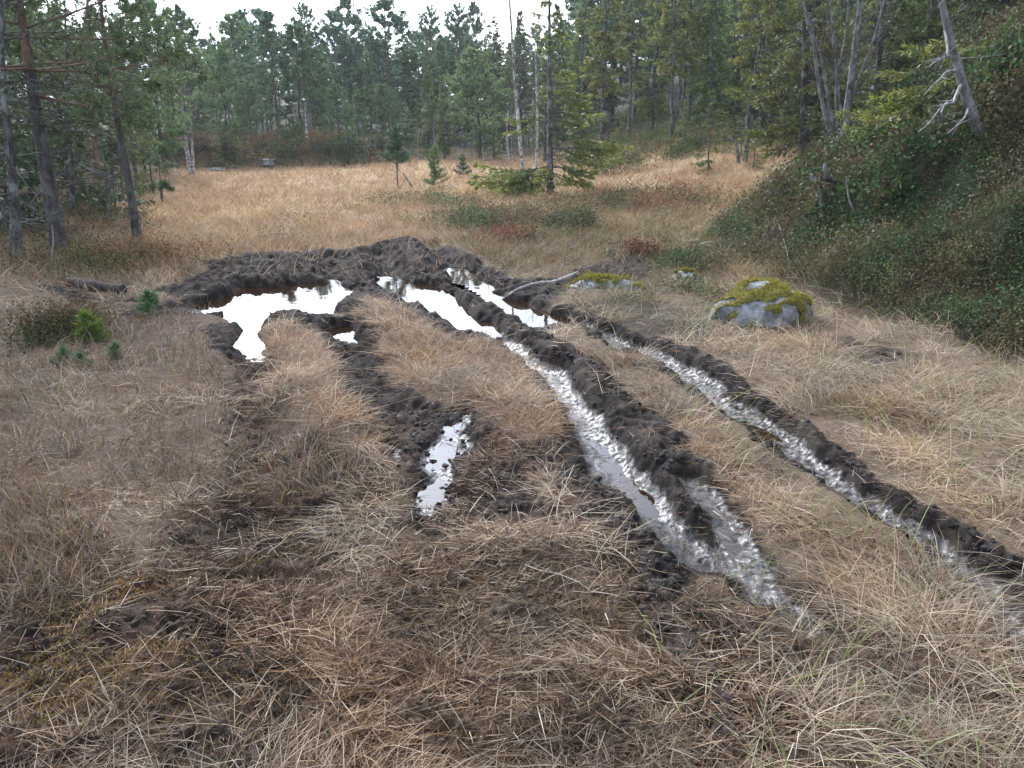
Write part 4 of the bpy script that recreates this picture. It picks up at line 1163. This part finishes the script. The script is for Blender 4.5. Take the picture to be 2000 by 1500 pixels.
# ---- the far edge of the meadow: trees one can tell apart
FAR = [
 ('bushy_pine', 480, 165, 38.5, 'broad light green pine low behind the heathery bank, left of the grey trunked pine', 1.25),
 ('tall_pine', 527, 25, 41, 'tall pale green pine with straight grey trunk rising behind the heathery bank', 1.15),
 ('bushy_pine', 572, 50, 42, 'full crowned pine just left of the white single birch', 1.1),
 ('bushy_pine', 425, 85, 40, 'dark pine at the left end of the heathery bank behind the white birch clump', 1.0),
 ('young_spruce', 420, 250, 33, 'small green spruce on the left end of the bank beside the white birch clump', 1.0),
 ('young_spruce', 465, 268, 33.4, 'small bright spruce bush on the bank front right of the white birch clump', 1.1),
 ('young_spruce', 545, 240, 36.5, 'round bright green sapling on top of the heathery bank', 1.2),
 ('young_spruce', 688, 242, 36, 'small yellow green spruce at the right end of the heathery bank', 1.1),
 ('tall_pine', 596, 6, 50, 'tall narrow pine standing above its neighbours behind the single white birch', .9),
 ('tall_pine', 648, 20, 50, 'tall pine with reddish trunk right of the single white birch', 1.0),
 ('tall_pine', 676, -4, 54, 'tallest dark pine left of centre, its top cut by the picture edge', 1.0),
 ('tall_pine', 752, -2, 52, 'very broad crowned tall pine above the middle of the meadow', 1.35),
 ('tall_pine', 835, 10, 56, 'tall thin topped pine right of the very broad one', .8),
 ('tall_pine', 888, 6, 58, 'tall pine with a rounded top above the dense round one', .9),
 ('tall_pine', 920, 6, 62, 'tall pine with an open top left of the dark pointed one', .85),
 ('spruce', 958, 26, 50, 'dark full spruce with a blunt top right of centre', 1.3),
 ('bushy_pine', 935, 95, 38.5, 'dense round headed pine with a bare stout grey trunk at the end of the meadow', 1.35),
 ('spruce', 865, 148, 38, 'bright yellow green pointed spruce at the end of the meadow', 1.0),
 ('spruce', 832, 118, 41, 'slim grey green spruce left of the bright yellow green one', 1.0),
 ('spruce', 1018, 20, 46, 'pointed spruce behind the tall leaning bare birch', .9),
 ('tall_pine', 465, 20, 53, 'blue green pine at the left end of the far treeline beside the open sky', 1.0),
 ('tall_pine', 502, 16, 56, 'blue green pine second from the open sky in the far treeline', 1.1),
 ('bushy_pine', 445, 30, 50, 'rounded pine top directly beside the open sky gap', 1.0),
 ('spruce', 620, 90, 46, 'dark spruce between two tall pines behind the single white birch', 1.0),
 ('spruce', 720, 110, 46, 'dark spruce below the broad crowned pine', 1.1),
 ('spruce', 790, 95, 48, 'dark spruce right of and below the broad crowned pine', 1.1),
 ('bushy_pine', 655, 165, 43, 'low blue green pine behind the right end of the heathery bank', 1.1),
 ('bushy_pine', 745, 165, 44, 'low dense pine behind the bare birch thicket', 1.1),
 ('spruce', 905, 110, 47, 'dark spruce behind the dense round headed pine', 1.1),
 ('spruce', 985, 100, 44, 'broad dark spruce left of the tall leaning bare birch', 1.2)]
for kd, u, vt, Y, lab, wd in FAR: plant(kd, u, vt, Y, lab, None, wd)
for u, vt, Y in [(640, 200, 37), (668, 215, 39), (735, 205, 37.5), (762, 190, 38), (785, 215, 39), (812, 225, 38), (705, 225, 38.5), (990, 215, 36), (1000, 180, 42), (845, 220, 36.5), (900, 235, 40), (725, 235, 40)]:
    plant('birch', u, vt, Y, 'thin leafless birch in the grey thicket along the far edge of the meadow', 'bare birches of the far thicket', 1.0)
for k in range(62):     # the wood behind, filling the gaps
    u = 300 + (1060 - 300) * (k + rgt.random()) / 62; Y = rgt.uniform(52, 78)
    kd = ['spruce', 'tall_pine', 'bushy_pine', 'spruce', 'thin_spruce'][rgt.integers(0, 5)]
    pn = 'pine' if 'pine' in kd else 'spruce'
    plant(kd, u, rgt.uniform(48, 130), Y, f'{pn} deep in the blue green wood beyond the end of the meadow', f'{pn}s deep in the far wood', 1.25)

# ---- right of the centre: the spruce slope
SPRUCES = [('thin_spruce', 1190, -150, 27.5, 'tall bare trunked spruce with a white snapped branch right of the low boughed spruce'),
 ('thin_spruce', 1245, -120, 33, 'thin grey trunked spruce second to the right of the low boughed one'),
 ('spruce', 1290, -100, 36, 'dark full spruce near the orange marker post'),
 ('thin_spruce', 1335, -160, 29.5, 'left one of two close dark trunks above the green end of the meadow'),
 ('thin_spruce', 1356, -170, 30.5, 'right one of two close dark trunks above the green end of the meadow'),
 ('spruce', 1145, -30, 38, 'green spruce directly right of the low boughed spruce, farther back'),
 ('spruce', 1095, 5, 42, 'pointed spruce far behind the low boughed one'),
 ('spruce', 1410, -100, 30, 'dense dark spruce at the foot of the slope beyond the grey stub'),
 ('thin_spruce', 1500, -200, 23, 'leaning grey trunked spruce left of the birch clump on the slope'),
 ('spruce', 1450, -80, 33, 'dense spruce filling the shade left of the leaning grey trunk'),
 ('young_spruce', 1395, 170, 22, 'small pale spruce at the right end of the meadow above the grey stub'),
 ('young_spruce', 1340, 190, 27, 'small dark spruce under the two close dark trunks'),
 ('young_spruce', 1215, 215, 27, 'dark low spruce bush at the right end of the meadow by the white leaning stake')]
for kd, u, vt, Y, lab in SPRUCES: plant(kd, u, vt, Y, lab, None, 1.05)
for k in range(84):
    u = 1050 + (2150 - 1050) * (k + rgt.random()) / 84; Y = rgt.uniform(33, 70) if u < 1500 else rgt.uniform(24, 50)
    kd = ['spruce', 'thin_spruce', 'spruce', 'tall_pine'][rgt.integers(0, 4)]
    pn = 'pine' if 'pine' in kd else 'spruce'
    plant(kd, u, rgt.uniform(-260, -20) if u > 1130 else rgt.uniform(15, 70), Y, f'{pn} in the dense shady wood climbing the slope on the right', f'{pn}s of the right wood', 1.2)
for k in range(46):
    X = rgt.uniform(7.5, 20); Y = rgt.uniform(14.5, 30)
    if X < 6.2 + (Y - 14) * .1: continue
    p = at(1000, 0, Y); kd = ['spruce', 'thin_spruce', 'young_spruce', 'spruce'][rgt.integers(0, 4)]
    u = 1000 + FOC * X / (Y * (1 / (CP + .35 * SP)))
    plant(kd, 1000, -300 if kd != 'young_spruce' else -40, Y, 'spruce high on the dark heathery hillside at the upper right', 'spruces on the upper hillside', .9, X=X)

for k in range(44):     # the last trees one can see between the trunks
    u = 300 + (1500 - 300) * (k + rgt.random()) / 44; Y = rgt.uniform(78, 105)
    plant('spruce', u, rgt.uniform(60, 140), Y, 'spruce deep in the blue green wood beyond the end of the meadow', 'spruces deep in the far wood', 1.7)
for k in range(84):     # undergrowth
    u = 310 + (1560 - 310) * (k + rgt.random()) / 84; Y = rgt.uniform(39, 58)
    plant('young_spruce', u, rgt.uniform(165, 258), Y, 'small spruce in the undergrowth between the trunks of the far wood', 'small spruces of the far undergrowth', 1.3)
for u, vt, Y in [(1285, 235, 31), (1310, 225, 30), (1375, 225, 27), (1420, 215, 25), (1455, 205, 24), (1480, 225, 22), (1165, 225, 33), (1200, 235, 35), (1235, 225, 38), (1265, 240, 36), (1300, 230, 38), (1345, 238, 34), (1390, 232, 31), (1430, 225, 28), (1250, 250, 30), (1325, 255, 31)]:
    plant('young_spruce', u, vt, Y, 'small spruce at the shady edge where the right meadow meets the slope', 'small spruces along the right edge of the meadow', 1.3)
# ------------------------------------------------------------------ the low boughed spruce in the middle distance
def low_spruce():
    rg = np.random.default_rng(21); foot, ax = px_axis([(1075, 374), (1074, 250), (1073, 120), (1073, 0), (1072, -90)], 21.0)
    r = empty('spruce_tree', foot); tag(r, 'spruce with straight grey stem and one broad low skirt of yellow green boughs', 'spruce tree')
    trunk_mesh('trunk', ax, .085, [M['spruce_bark']], r, rg, 34, .75, .9, 9)
    H = np.linalg.norm(np.diff(ax, axis=0), axis=1).sum(); B = []
    def bough(z, a, L, n=1, sp=.22):
        for _ in range(n): B.append(((z + rg.normal() * .06) / H, math.radians(a) + rg.normal() * sp, L * rg.uniform(.85, 1.1), .12))
    bough(.5, 180, 2.1, 7, .35); bough(.45, 205, 1.7, 5, .35); bough(.6, 250, 1.1, 3, .4); bough(.55, 330, 1.2, 3, .4); bough(.7, 160, 1.5, 3, .3)
    bough(.75, 20, 1.2, 3, .4); bough(1.15, 5, 2.0, 3, .3); bough(1.0, -25, 1.5, 2, .3); bough(1.55, 0, 1.6, 3, .35); bough(2.0, 10, 1.5, 3, .4); bough(1.8, 175, 1.1, 2, .2); bough(2.4, 0, 1.1, 3, .4)
    bough(2.7, 60, .9, 3, 1.5); bough(3.1, 20, .9, 3, 1.2)
    for z in np.arange(3.4, H * .97, .27):
        for _ in range(3): B.append((z / H, rg.uniform(0, 6.28), (.25 + .75 * (1 - z / H)) * rg.uniform(.5, 1.1), z / H))
    spruce_crown(r, ax, .085, .1, 1.6, rg, 1.2, .10, .034, (.10, .12, .03), step=.075, tip=(.27, .29, .05), boughs=B, sag=.28, twl=.34)
low_spruce()

def bare_tree(name, cat, label, stems, Y, r0s, mat, seed, n=22, L=.8, up=.8, sub=5, r=.006, nseg=7, t0=.25, flare=.15, top=.25):
    """leafless tree of one or several stems given in photograph points"""
    rg = np.random.default_rng(seed); Y = foot_depth(*stems[0][0]) if Y is None else Y; foot, ax0 = px_axis(stems[0], Y); root = empty(name, foot); tag(root, label, cat); axes = []
    for st, r0 in zip(stems, r0s):
        P = np.array([at(p[0], p[1], Y + .05 * i) for i, p in enumerate(st)]) - foot; P[0][2] = -.05; axes.append(P)
        trunk_mesh('trunk' if len(stems) == 1 else 'stem', P, r0, [M[mat]], root, rg, 0, nseg=nseg, flare=flare, top=top)
    if n: twig_crown(root, axes, rg, n, L, up, sub, r, t0=t0)
    return root
bare_tree('birch_tree', 'birch tree', 'tall thin leaning birch with white bark, bare, left of the low boughed spruce', [[(1024, 326), (1012, 230), (1003, 120), (995, 0), (990, -60)]], 24.5, [.06], 'birch_bark', 41, 40, 1.2, .9, 6, .008, t0=.35)
bare_tree('birch_tree', 'birch tree', 'second thinner pale birch between the leaning one and the low boughed spruce', [[(1046, 318), (1050, 240), (1047, 150), (1044, 60)]], 25.5, [.045], 'birch_bark', 42, 26, 1.0, .9, 5, .007)
bare_tree('birch_tree', 'birch tree', 'white birch clump of three stems at the left end of the heathery bank', [[(372, 334), (363, 270), (357, 215), (352, 160)], [(377, 334), (374, 270), (364, 205), (360, 150)], [(368, 334), (360, 285), (344, 250)]], 31, [.075, .06, .035], 'birch_bark', 43, 22, 1.5, .9, 6, .012)
bare_tree('birch_tree', 'birch tree', 'single short white birch standing on top of the heathery bank', [[(602, 296), (599, 265), (597, 235), (596, 200)]], 34.5, [.07], 'birch_bark', 44, 22, 1.2, .9, 5, .011)
bare_tree('birch_tree', 'birch tree', 'white crooked birch stem at the far meadow edge right of the round headed pine', [[(995, 288), (990, 262), (991, 235), (993, 215)]], 36, [.05], 'birch_bark', 45, 10, .8, .9, 3, .009)
# the clump on the hillside
bare_tree('birch_tree', 'birch tree', 'grey multi stemmed birch clump rising from the broken stump on the hillside',
  [[(1646, 296), (1655, 215), (1668, 110), (1680, 0), (1692, -120)], [(1640, 300), (1615, 235), (1597, 150), (1590, 90), (1572, 20), (1560, -60)], [(1643, 300), (1622, 220), (1608, 130), (1592, 80), (1575, 20)],
   [(1650, 296), (1640, 190), (1628, 90), (1622, 0), (1610, -90)], [(1652, 297), (1662, 200), (1700, 95), (1722, 20), (1740, -50)], [(1644, 298), (1632, 180), (1652, 60), (1660, -60)]],
  None, [.07, .04, .032, .022, .024, .02], 'grey_bark', 46, 15, 1.1, .7, 4, .005, 9, .3)

def leaning_dead():
    rg = np.random.default_rng(47); Y = foot_depth(1922, 288); foot, ax = px_axis([(1922, 288), (1905, 235), (1880, 165), (1868, 120), (1852, 60), (1838, 0), (1822, -70), (1800, -160)], Y)
    r = empty('dead_tree', foot); tag(r, 'dead grey tree trunk leaning left on the right hillside, with broken twisted branches', 'dead tree')
    trunk_mesh('trunk', ax, .06, [M['grey_bark']], r, rg, 10, .9, .5, 10, top=.3, flare=.15)
    for pts, r0 in (([(1880, 160), (1868, 185), (1862, 200), (1845, 205), (1838, 222)], .022), ([(1893, 208), (1885, 228), (1868, 245), (1850, 262)], .014), ([(1866, 192), (1840, 208), (1815, 240), (1793, 258)], .013),
                    ([(1870, 138), (1850, 140), (1835, 155), (1822, 165)], .016), ([(1853, 108), (1840, 115), (1825, 122), (1815, 130)], .013), ([(1846, 60), (1850, 85), (1850, 105), (1842, 112)], .016), ([(1838, 10), (1860, -20), (1890, -60)], .014)):
        P = np.array([at(a, b, Y - .12 * i) for i, (a, b) in enumerate(pts)]) - foot
        mb = MB(); C_ = curve_pts(P, 4); add_tube(mb, C_, np.linspace(r0, r0 * .3, len(C_)), 6, wob=.08, rg=rg)
        for k in range(3):
            b = C_[rg.integers(len(C_) // 3, len(C_))]; e = unit(rg.normal(size=3) + np.array([-.5, 0, -.3])) * .16
            add_tube(mb, np.array([b, b + e]), [r0 * .4, r0 * .12], 4)
        mb.build('branch', [M['dead_wood']], r, True)
leaning_dead()
def bough_spruce(label, pts, Y, R, seed, col, tipc, c0=.05, dens=1.7, sparse=.05, r0=.03, dead=0):
    near_spruce(pts, foot_depth(*pts[0]) if Y is None else Y, r0, c0, R, seed, label, dead=dead, sparse=sparse, col=col, tipc=tipc, dens=dens, nl=.075, nw=.021, step=.055, gap=.13, per=5, twl=.36)
bough_spruce('yellow green young spruce with spreading boughs behind the leaning dead trunk', [(1845, 215), (1843, 185), (1842, 140), (1840, 85)], None, 1.5, 51, (.13, .15, .035), (.25, .25, .05))
bough_spruce('small bright green spruce with flat boughs between the birch clump and the leaning dead trunk', [(1755, 285), (1756, 260), (1757, 230), (1758, 190)], None, 1.1, 52, (.09, .125, .028), (.20, .25, .045))
bough_spruce('tall spruce with hanging yellow green boughs left behind the grey birch clump', [(1575, 250), (1572, 120), (1568, 0), (1565, -180)], 15.0, 1.6, 53, (.095, .11, .03), (.23, .235, .045), c0=.10, r0=.07, dead=20, sparse=.1)
bough_spruce('tiny spruce seedling with bright tips among the bilberry leaves below the birch clump', [(1752, 372), (1752, 360), (1752, 345)], None, .25, 54, (.075, .11, .025), (.16, .2, .04))
bough_spruce('dark spruce overhanging the upper right hillside', [(1720, 150), (1722, 40), (1724, -150)], 16.5, 1.5, 55, (.05, .066, .024), (.12, .14, .04), r0=.07, dead=20, sparse=.2)
bough_spruce('dark spruce at the top right corner with hanging dead twigs', [(1965, 60), (1962, -60), (1958, -220)], 14.0, 1.3, 56, (.035, .048, .02), (.07, .085, .03), c0=.15, r0=.08, dead=50, sparse=.25)

# ------------------------------------------------------------------ saplings
def sapling(u, v, vtop, R, label, seed, col=(.1, .15, .05), lean=0, nl=.07, nn=16, whorls=5, Y=None, c0=.12):
    rg = np.random.default_rng(seed)
    g = at(u, v, foot_depth(u, v))[:2]
    foot = np.array([g[0], g[1], h1(g[0], g[1])]); H = at(u + lean, vtop, g[1])[2] - foot[2]
    r = empty('pine_sapling', foot); tag(r, label, 'pine sapling')
    ax = np.array([[0, 0, -.03], [lean * .001, 0, H * .4], [lean * .002, 0, H * .75], [lean * .003, 0, H]])
    mb = MB(); add_tube(mb, ax, [.012 * H + .003, .010 * H + .002, .006 * H + .002, .003], 6); mb.build('stem', [M['pine_bark']], r, True)
    P = []; A = []; wb = MB()
    for w in np.linspace(c0, .97, whorls):
        p = interp_axis(ax, w)[0]; n = 5 if w < .9 else 3
        for k in range(n):
            a = rg.uniform(0, 6.28); L = R * (1.05 - .75 * w) * rg.uniform(.6, 1.15); d = np.array([math.cos(a), math.sin(a), .35 + .5 * w]); d = unit(d)
            add_tube(wb, np.array([p, p + d * L]), [.004 + .004 * H, .002], 3, m=1)
            for f in np.arange(.25, 1.05, max(.07, .03 / max(L, .02))): P.append(p + d * L * f); A.append(unit(d + np.array([0, 0, .5])))
    for f in np.linspace(.3, 1, int(6 + 10 * H)): P.append(interp_axis(ax, f)[0]); A.append(np.array([0, 0, 1.0]))
    P = np.array(P); A = np.array(A); V, F, C = needle_tris(P, A, nn, nl, nl * .07 + .001 * foot[1] * .35, .6, np.tile(col, (len(P), 1)), rg)
    wb.add(V, F, C, 0); wb.build('needles', [M['pine_needles'], M['pine_bark']], r)
sapling(180, 668, 618, .13, 'bright yellow green pine seedling standing in the heather at the left', 61, (.17, .245, .045), nl=.075, nn=20)
sapling(297, 620, 574, .16, 'small green pine seedling at the left end of the pool', 62, (.10, .18, .07), nl=.06, c0=.3, lean=-6)
sapling(128, 712, 684, .09, 'low green pine seedling leftmost below the bright one', 63, (.09, .155, .065), nl=.06, whorls=3)
sapling(160, 716, 694, .09, 'low green pine seedling just right below the bright one', 64, (.09, .16, .06), nl=.06, whorls=3)
sapling(226, 704, 674, .08, 'thin grey green pine seedling to the right of the bright one', 65, (.12, .17, .08), nl=.05, whorls=4)
sapling(777, 368, 252, .75, 'young blue green pine standing alone in the meadow before the bare thicket', 66, (.10, .165, .085), nl=.13, nn=9, whorls=9, Y=21.5, c0=.42)
sapling(850, 368, 290, .45, 'slim pale green pine sapling right of the young blue green one', 67, (.17, .23, .08), nl=.12, nn=8, whorls=8, Y=21.5, c0=.1)
sapling(905, 345, 305, .35, 'small grey green pine sapling left of the low spruce boughs', 68, (.13, .18, .09), nl=.12, nn=8, whorls=5, Y=25)

# ------------------------------------------------------------------ stones
def rock(name, label, u, v, w, d, h, mat, seed, rz=0, sink=.25, rough=.22, flat=1.0, moss=0.0, Y=None, sub=5):
    import bmesh
    rg = np.random.default_rng(seed); g = at(u, v, foot_depth(u, v))[:2] if Y is None else at(u, v, Y)[:2]
    r = empty(name, (g[0], g[1], h1(g[0], g[1])), rz)
    bm = bmesh.new(); bmesh.ops.create_icosphere(bm, subdivisions=sub, radius=1.0)
    V = np.array([tuple(x.co) for x in bm.verts]); F = np.array([[q.index for q in f.verts] for f in bm.faces]); bm.free()
    o = seed * 3.7
    n = fbm(V[:, 0] * 1.1 + o, V[:, 1] * 1.1 + V[:, 2] * .9, 3) * rough + .3 * rough * fbm(V[:, 0] * 4 + o, V[:, 2] * 4 + V[:, 1] * 3, 3)
    # broken facets
    for k in range(9):
        q = unit(rg.normal(size=3)); lim = rg.uniform(.72, .95); dd = V @ q
        V = V - np.maximum(0, dd - lim)[:, None] * q * .85
    V = V * (1 + n)[:, None]
    V[:, 2] = np.where(V[:, 2] > .5, .5 + .5 * np.tanh((V[:, 2] - .5) * 1.4), V[:, 2]); V[:, :2] *= 1.0 + .10 * (1 - V[:, 2:3])
    S = V * np.array([w / 2, d / 2, h]); S[:, 2] = np.where(S[:, 2] > 0, S[:, 2] * flat, S[:, 2]) - sink * h * 0
    mesh_obj('stone', S, F, M[mat], r, smooth=True)
    if moss > 0:
        nn = fbm(V[:, 0] * 2.0 + o + 5, V[:, 1] * 2.0 + V[:, 2] * 2.4, 4) + .75 * V[:, 2] - .12 + .25 * V[:, 0] * -1 * .3
        m = nn > (1 - moss) * .9
        fm = m[F].all(1); ids = np.unique(F[fm]); mp = np.zeros(len(V), int); mp[ids] = np.arange(len(ids))
        lift = (.006 + .018 * np.clip((nn - (1 - moss) * .9) * 2.5, 0, 1))
        Nn = unit(S / np.array([w / 2, d / 2, h]) ** 2)
        MV = (S + Nn * lift[:, None])[ids]
        mb = MB(); cc = palette('moss', len(MV), rg, .15) * .3 + np.array([.21, .19, .035]) * .7 
        mb.add(MV, mp[F[fm]], cc)
        # fuzz of short shoots
        idx = rg.integers(0, len(MV), 9000); P = MV[idx] + rg.normal(size=(9000, 3)) * .008
        V2, F2, C2 = needle_tris(P, Nn[ids][idx], 1, .022, .007, .5, np.array([.25, .22, .04]) * (1 + .3 * rg.normal(size=(9000, 1))) , rg)
        mb.add(V2, F2, C2)
        mb.build('moss_cover', [M['moss']], r, True)
    return r
b = rock('boulder', '', 1493, 620, .90, .62, .39, 'stone', 71, .15, rough=.17, moss=.86)
tag(b, 'grey boulder half covered in yellow moss at the foot of the hillside', 'boulder')
b = rock('boulder', '', 1178, 562, .78, .42, .155, 'stone', 72, -.1, rough=.14, moss=.62, flat=.9)
tag(b, 'low flat grey boulder with a mossy top beside the grey branch', 'boulder')
b = rock('stone_block', '', 1342, 545, .30, .22, .11, 'pale_stone', 73, .2, rough=.16, moss=.2)
tag(b, 'small pale stone lying between the marsh and the hillside', 'stone')
b = rock('stone_block', '', 1190, 500, .14, .12, .12, 'dark_stone', 74, .2, sub=4)
tag(b, 'small upright blue grey stone in the churned mud behind the flat boulder', 'stone')
b = rock('stone_block', '', 1118, 490, .16, .13, .09, 'dark_stone', 75, 1.2, sub=4)
tag(b, 'dark round stone in the churned mud left of the blue grey one', 'stone')
b = rock('stone_block', '', 428, 333, .7, .5, .16, 'stone', 76, .4, Y=32.7, sub=4)
tag(b, 'grey rock showing at the foot of the heathery bank across the meadow', 'stone')
b = rock('stone_block', '', 525, 318, .8, .6, .22, 'stone', 77, .1, Y=33.3, sub=4)
tag(b, 'larger bare grey rock showing in the middle front of the heathery bank', 'stone')

# ------------------------------------------------------------------ wood lying and standing about
def log(name, label, cat, pts, r0, r1, mat, seed, lift=.5, n=10, lvl=None, wob=.07):
    rg = np.random.default_rng(seed); G = [gnd(a, b) for a, b in pts]
    P = np.array([[g[0], g[1], (h1(g[0], g[1]) if lvl is None else lvl) + r0 * lift] for g in G])
    if lvl is None and len(P) > 2:
        P[1:-1, 2] = np.maximum(P[1:-1, 2], np.interp(np.arange(1, len(P) - 1), [0, len(P) - 1], [P[0, 2], P[-1, 2]]))
    foot = P[0].copy(); mb = MB(); C_ = curve_pts(P - foot, 5); add_tube(mb, C_, np.linspace(r0, r1, len(C_)), n, wob=wob, rg=rg, caps=True)
    o = mb.build(name, [M[mat]], None, True); o.location = foot
    return tag(o, label, cat)
log('log', 'dark sodden log lying in the heather before the left pines', 'log', [(138, 556), (165, 561), (200, 569), (242, 578)], .062, .045, 'wet_wood', 81, .75)
log('log', 'wet half sunk log along the left end of the pool', 'log', [(312, 583), (350, 580), (405, 577)], .05, .05, 'wet_wood', 82, .45, lvl=-.05)
log('branch', 'short stick poking out of the water at the left end of the pool', 'stick', [(385, 606), (410, 604), (434, 601)], .014, .022, 'wet_wood', 83, .9, 8, lvl=WL)
log('branch', 'long crooked grey branch lying across the mud from the flat boulder to the right pool', 'branch', [(1128, 538), (1085, 552), (1050, 563), (1010, 572), (965, 573)], .030, .010, 'dead_wood', 84, 1.1, 8)
log('branch', 'thin dead branch lying on the heath above the mossy boulder', 'branch', [(1512, 500), (1528, 520), (1542, 545)], .012, .006, 'dead_wood', 85, 3, 6)
log('branch', 'thin forked twig lying left of the dead branch above the mossy boulder', 'branch', [(1485, 525), (1495, 540), (1500, 560)], .009, .005, 'dead_wood', 86, 3, 6)
def stake(name, label, cat, pts, Y, r0, r1, mat, seed, n=7, wob=.06):
    rg = np.random.default_rng(seed); foot, ax = px_axis(pts, Y); mb = MB(); ax[0, 2] -= .06
    C_ = curve_pts(ax, 4); add_tube(mb, C_, np.linspace(r0, r1, len(C_)), n, wob=wob, rg=rg, caps=True)
    o = mb.build(name, [M[mat]], None, True); o.location = foot; return tag(o, label, cat)
stake('broken_stem', 'short snapped tree stem with orange wood behind the left heather', 'snag', [(196, 486), (192, 462), (187, 436)], 12.3, .035, .02, 'red_wood', 91, wob=.16)
stake('stake', 'short white leaning stake at the right end of the meadow by the dark spruce bush', 'stake', [(1226, 305), (1222, 292), (1219, 280)], None, .035, .03, 'birch_bark', 92)
stake('stake', 'short orange brown marker post on the grass under the right spruces', 'stake', [(1266, 289), (1266, 281), (1266, 273)], None, .03, .03, 'red_wood', 93)
stake('broken_stem', 'short bent grey stub with a hooked top at the foot of the right slope', 'snag', [(1443, 320), (1441, 300), (1436, 278), (1424, 268)], None, .055, .04, 'grey_bark', 94)
stake('broken_stem', 'thin pale dead sapling among the twigs before the stout left pine', 'snag', [(103, 528), (102, 500), (104, 470), (101, 440)], 9.7, .014, .008, 'dead_wood', 95)
stake('broken_stem', 'thin forked bare sapling standing left of the slender leaning pine', 'snag', [(206, 420), (212, 360), (200, 300), (193, 285)], 13.0, .022, .010, 'grey_bark', 96)
stake('stick', 'slanting dead stick beside the young blue green pine in the meadow', 'snag', [(808, 366), (796, 352), (788, 338)], None, .03, .015, 'grey_bark', 97)
stake('hanging_root', 'bent pale root hanging down the hillside below the birch clump', 'root', [(1678, 420), (1660, 395), (1654, 362), (1652, 345)], None, .011, .008, 'dead_wood', 98)

# broken stump with shredded roots under the birch clump
def stump():
    rg = np.random.default_rng(101); Y = foot_depth(1606, 412); foot, _ = px_axis([(1610, 400), (1610, 380)], Y); foot = np.array(foot)
    r = empty('tree_stump', foot); tag(r, 'rotten broken stump with shredded reddish wood and roots below the birch clump', 'tree stump')
    mb = MB(); F_ = None
    def pt(u, v, dy=0): return at(u, v, Y + dy) - foot
    add_tube(mb, curve_pts([pt(1606, 412), pt(1602, 385), pt(1598, 360), pt(1594, 345, .05)], 4), np.array([.085, .08, .075, .07, .065, .06, .055, .05, .05, .045, .04, .035, .03]), 9, wob=.2, rg=rg, caps=True)
    mb.build('trunk', [M['rotten_wood']], r, True)
    for pts, r0, m_ in (([(1604, 408), (1602, 385), (1598, 362)], .030, 'grey_bark'), ([(1590, 352), (1586, 345), (1584, 340)], .03, 'grey_bark'), ([(1615, 320), (1612, 330), (1618, 345), (1628, 352)], .04, 'grey_bark'),
                    ([(1600, 350), (1625, 352), (1645, 360)], .035, 'wet_wood'), ([(1612, 410), (1640, 390), (1655, 360)], .025, 'wet_wood'), ([(1600, 415), (1575, 420), (1560, 430)], .03, 'wet_wood'), ([(1618, 400), (1640, 410), (1655, 425)], .02, 'wet_wood')):
        b2 = MB(); C_ = curve_pts([pt(a, b, -.08) for a, b in pts], 4); add_tube(b2, C_, np.linspace(r0, r0 * .5, len(C_)), 7, wob=.14, rg=rg, caps=True); b2.build('root', [M[m_]], r, True)
stump()

# fern at the foot of the slope
def fern():
    rg = np.random.default_rng(111); g = gnd(1352, 492); foot = (g[0], g[1], h1(g[0], g[1]))
    r = empty('fern', foot); tag(r, 'pale green fern with flat fronds at the foot of the hillside', 'fern')
    for k in range(11):
        a = rg.uniform(0, 6.28); L = rg.uniform(.24, .40); d = np.array([math.cos(a), math.sin(a)]); ts = np.linspace(.12, 1, 16)
        P = np.stack([d[0] * L * ts * .8, d[1] * L * ts * .8, L * (.95 * ts - .62 * ts ** 2.2)], -1); mb = MB()
        add_tube(mb, P, np.linspace(.004, .0015, 16), 3, (.10, .10, .04))
        s = np.array([-d[1], d[0], 0]); wv = .10 * L / .4 * np.sin(np.clip(ts, 0, 1) * 2.6 + .35)
        for sg in (1, -1):
            tip = P + s * (sg * wv)[:, None] + np.array([d[0], d[1], -.2]) * .02; w2 = np.array([d[0], d[1], 0]) * .011
            V = np.stack([P - w2, P + w2, tip], 1).reshape(-1, 3); mb.add(V, np.arange(len(V)).reshape(-1, 3), np.array([.14, .19, .10]) * (1 + .15 * rg.normal()))
        mb.build('frond', [M['heath']], r)
fern()

# ------------------------------------------------------------------ haze between the trees
def haze():
    x0, x1, y0, y1, z0, z1 = -1300, 1300, -1300, 1300, -3.0, 30.0
    V = np.array([(x0, y0, z0), (x1, y0, z0), (x1, y1, z0), (x0, y1, z0), (x0, y0, z1), (x1, y0, z1), (x1, y1, z1), (x0, y1, z1)])
    F = np.array([(3, 2, 1, 0), (4, 5, 6, 7), (0, 1, 5, 4), (1, 2, 6, 5), (2, 3, 7, 6), (3, 0, 4, 7)])
    m = bpy.data.materials.new('haze'); m.use_nodes = True; t = m.node_tree; t.nodes.remove(t.nodes['Principled BSDF'])
    v = t.nodes.new('ShaderNodeVolumePrincipled'); v.inputs['Color'].default_value = (.86, .93, 1, 1); v.inputs['Density'].default_value = HAZE; v.inputs['Anisotropy'].default_value = .2
    t.links.new(v.outputs[0], t.nodes['Material Output'].inputs['Volume'])
    tag(mesh_obj('haze', V, F, m), 'thin pale blue air between the far trees', 'haze', kind='stuff')
HAZE = 0.0006
if HAZE > 0: haze()
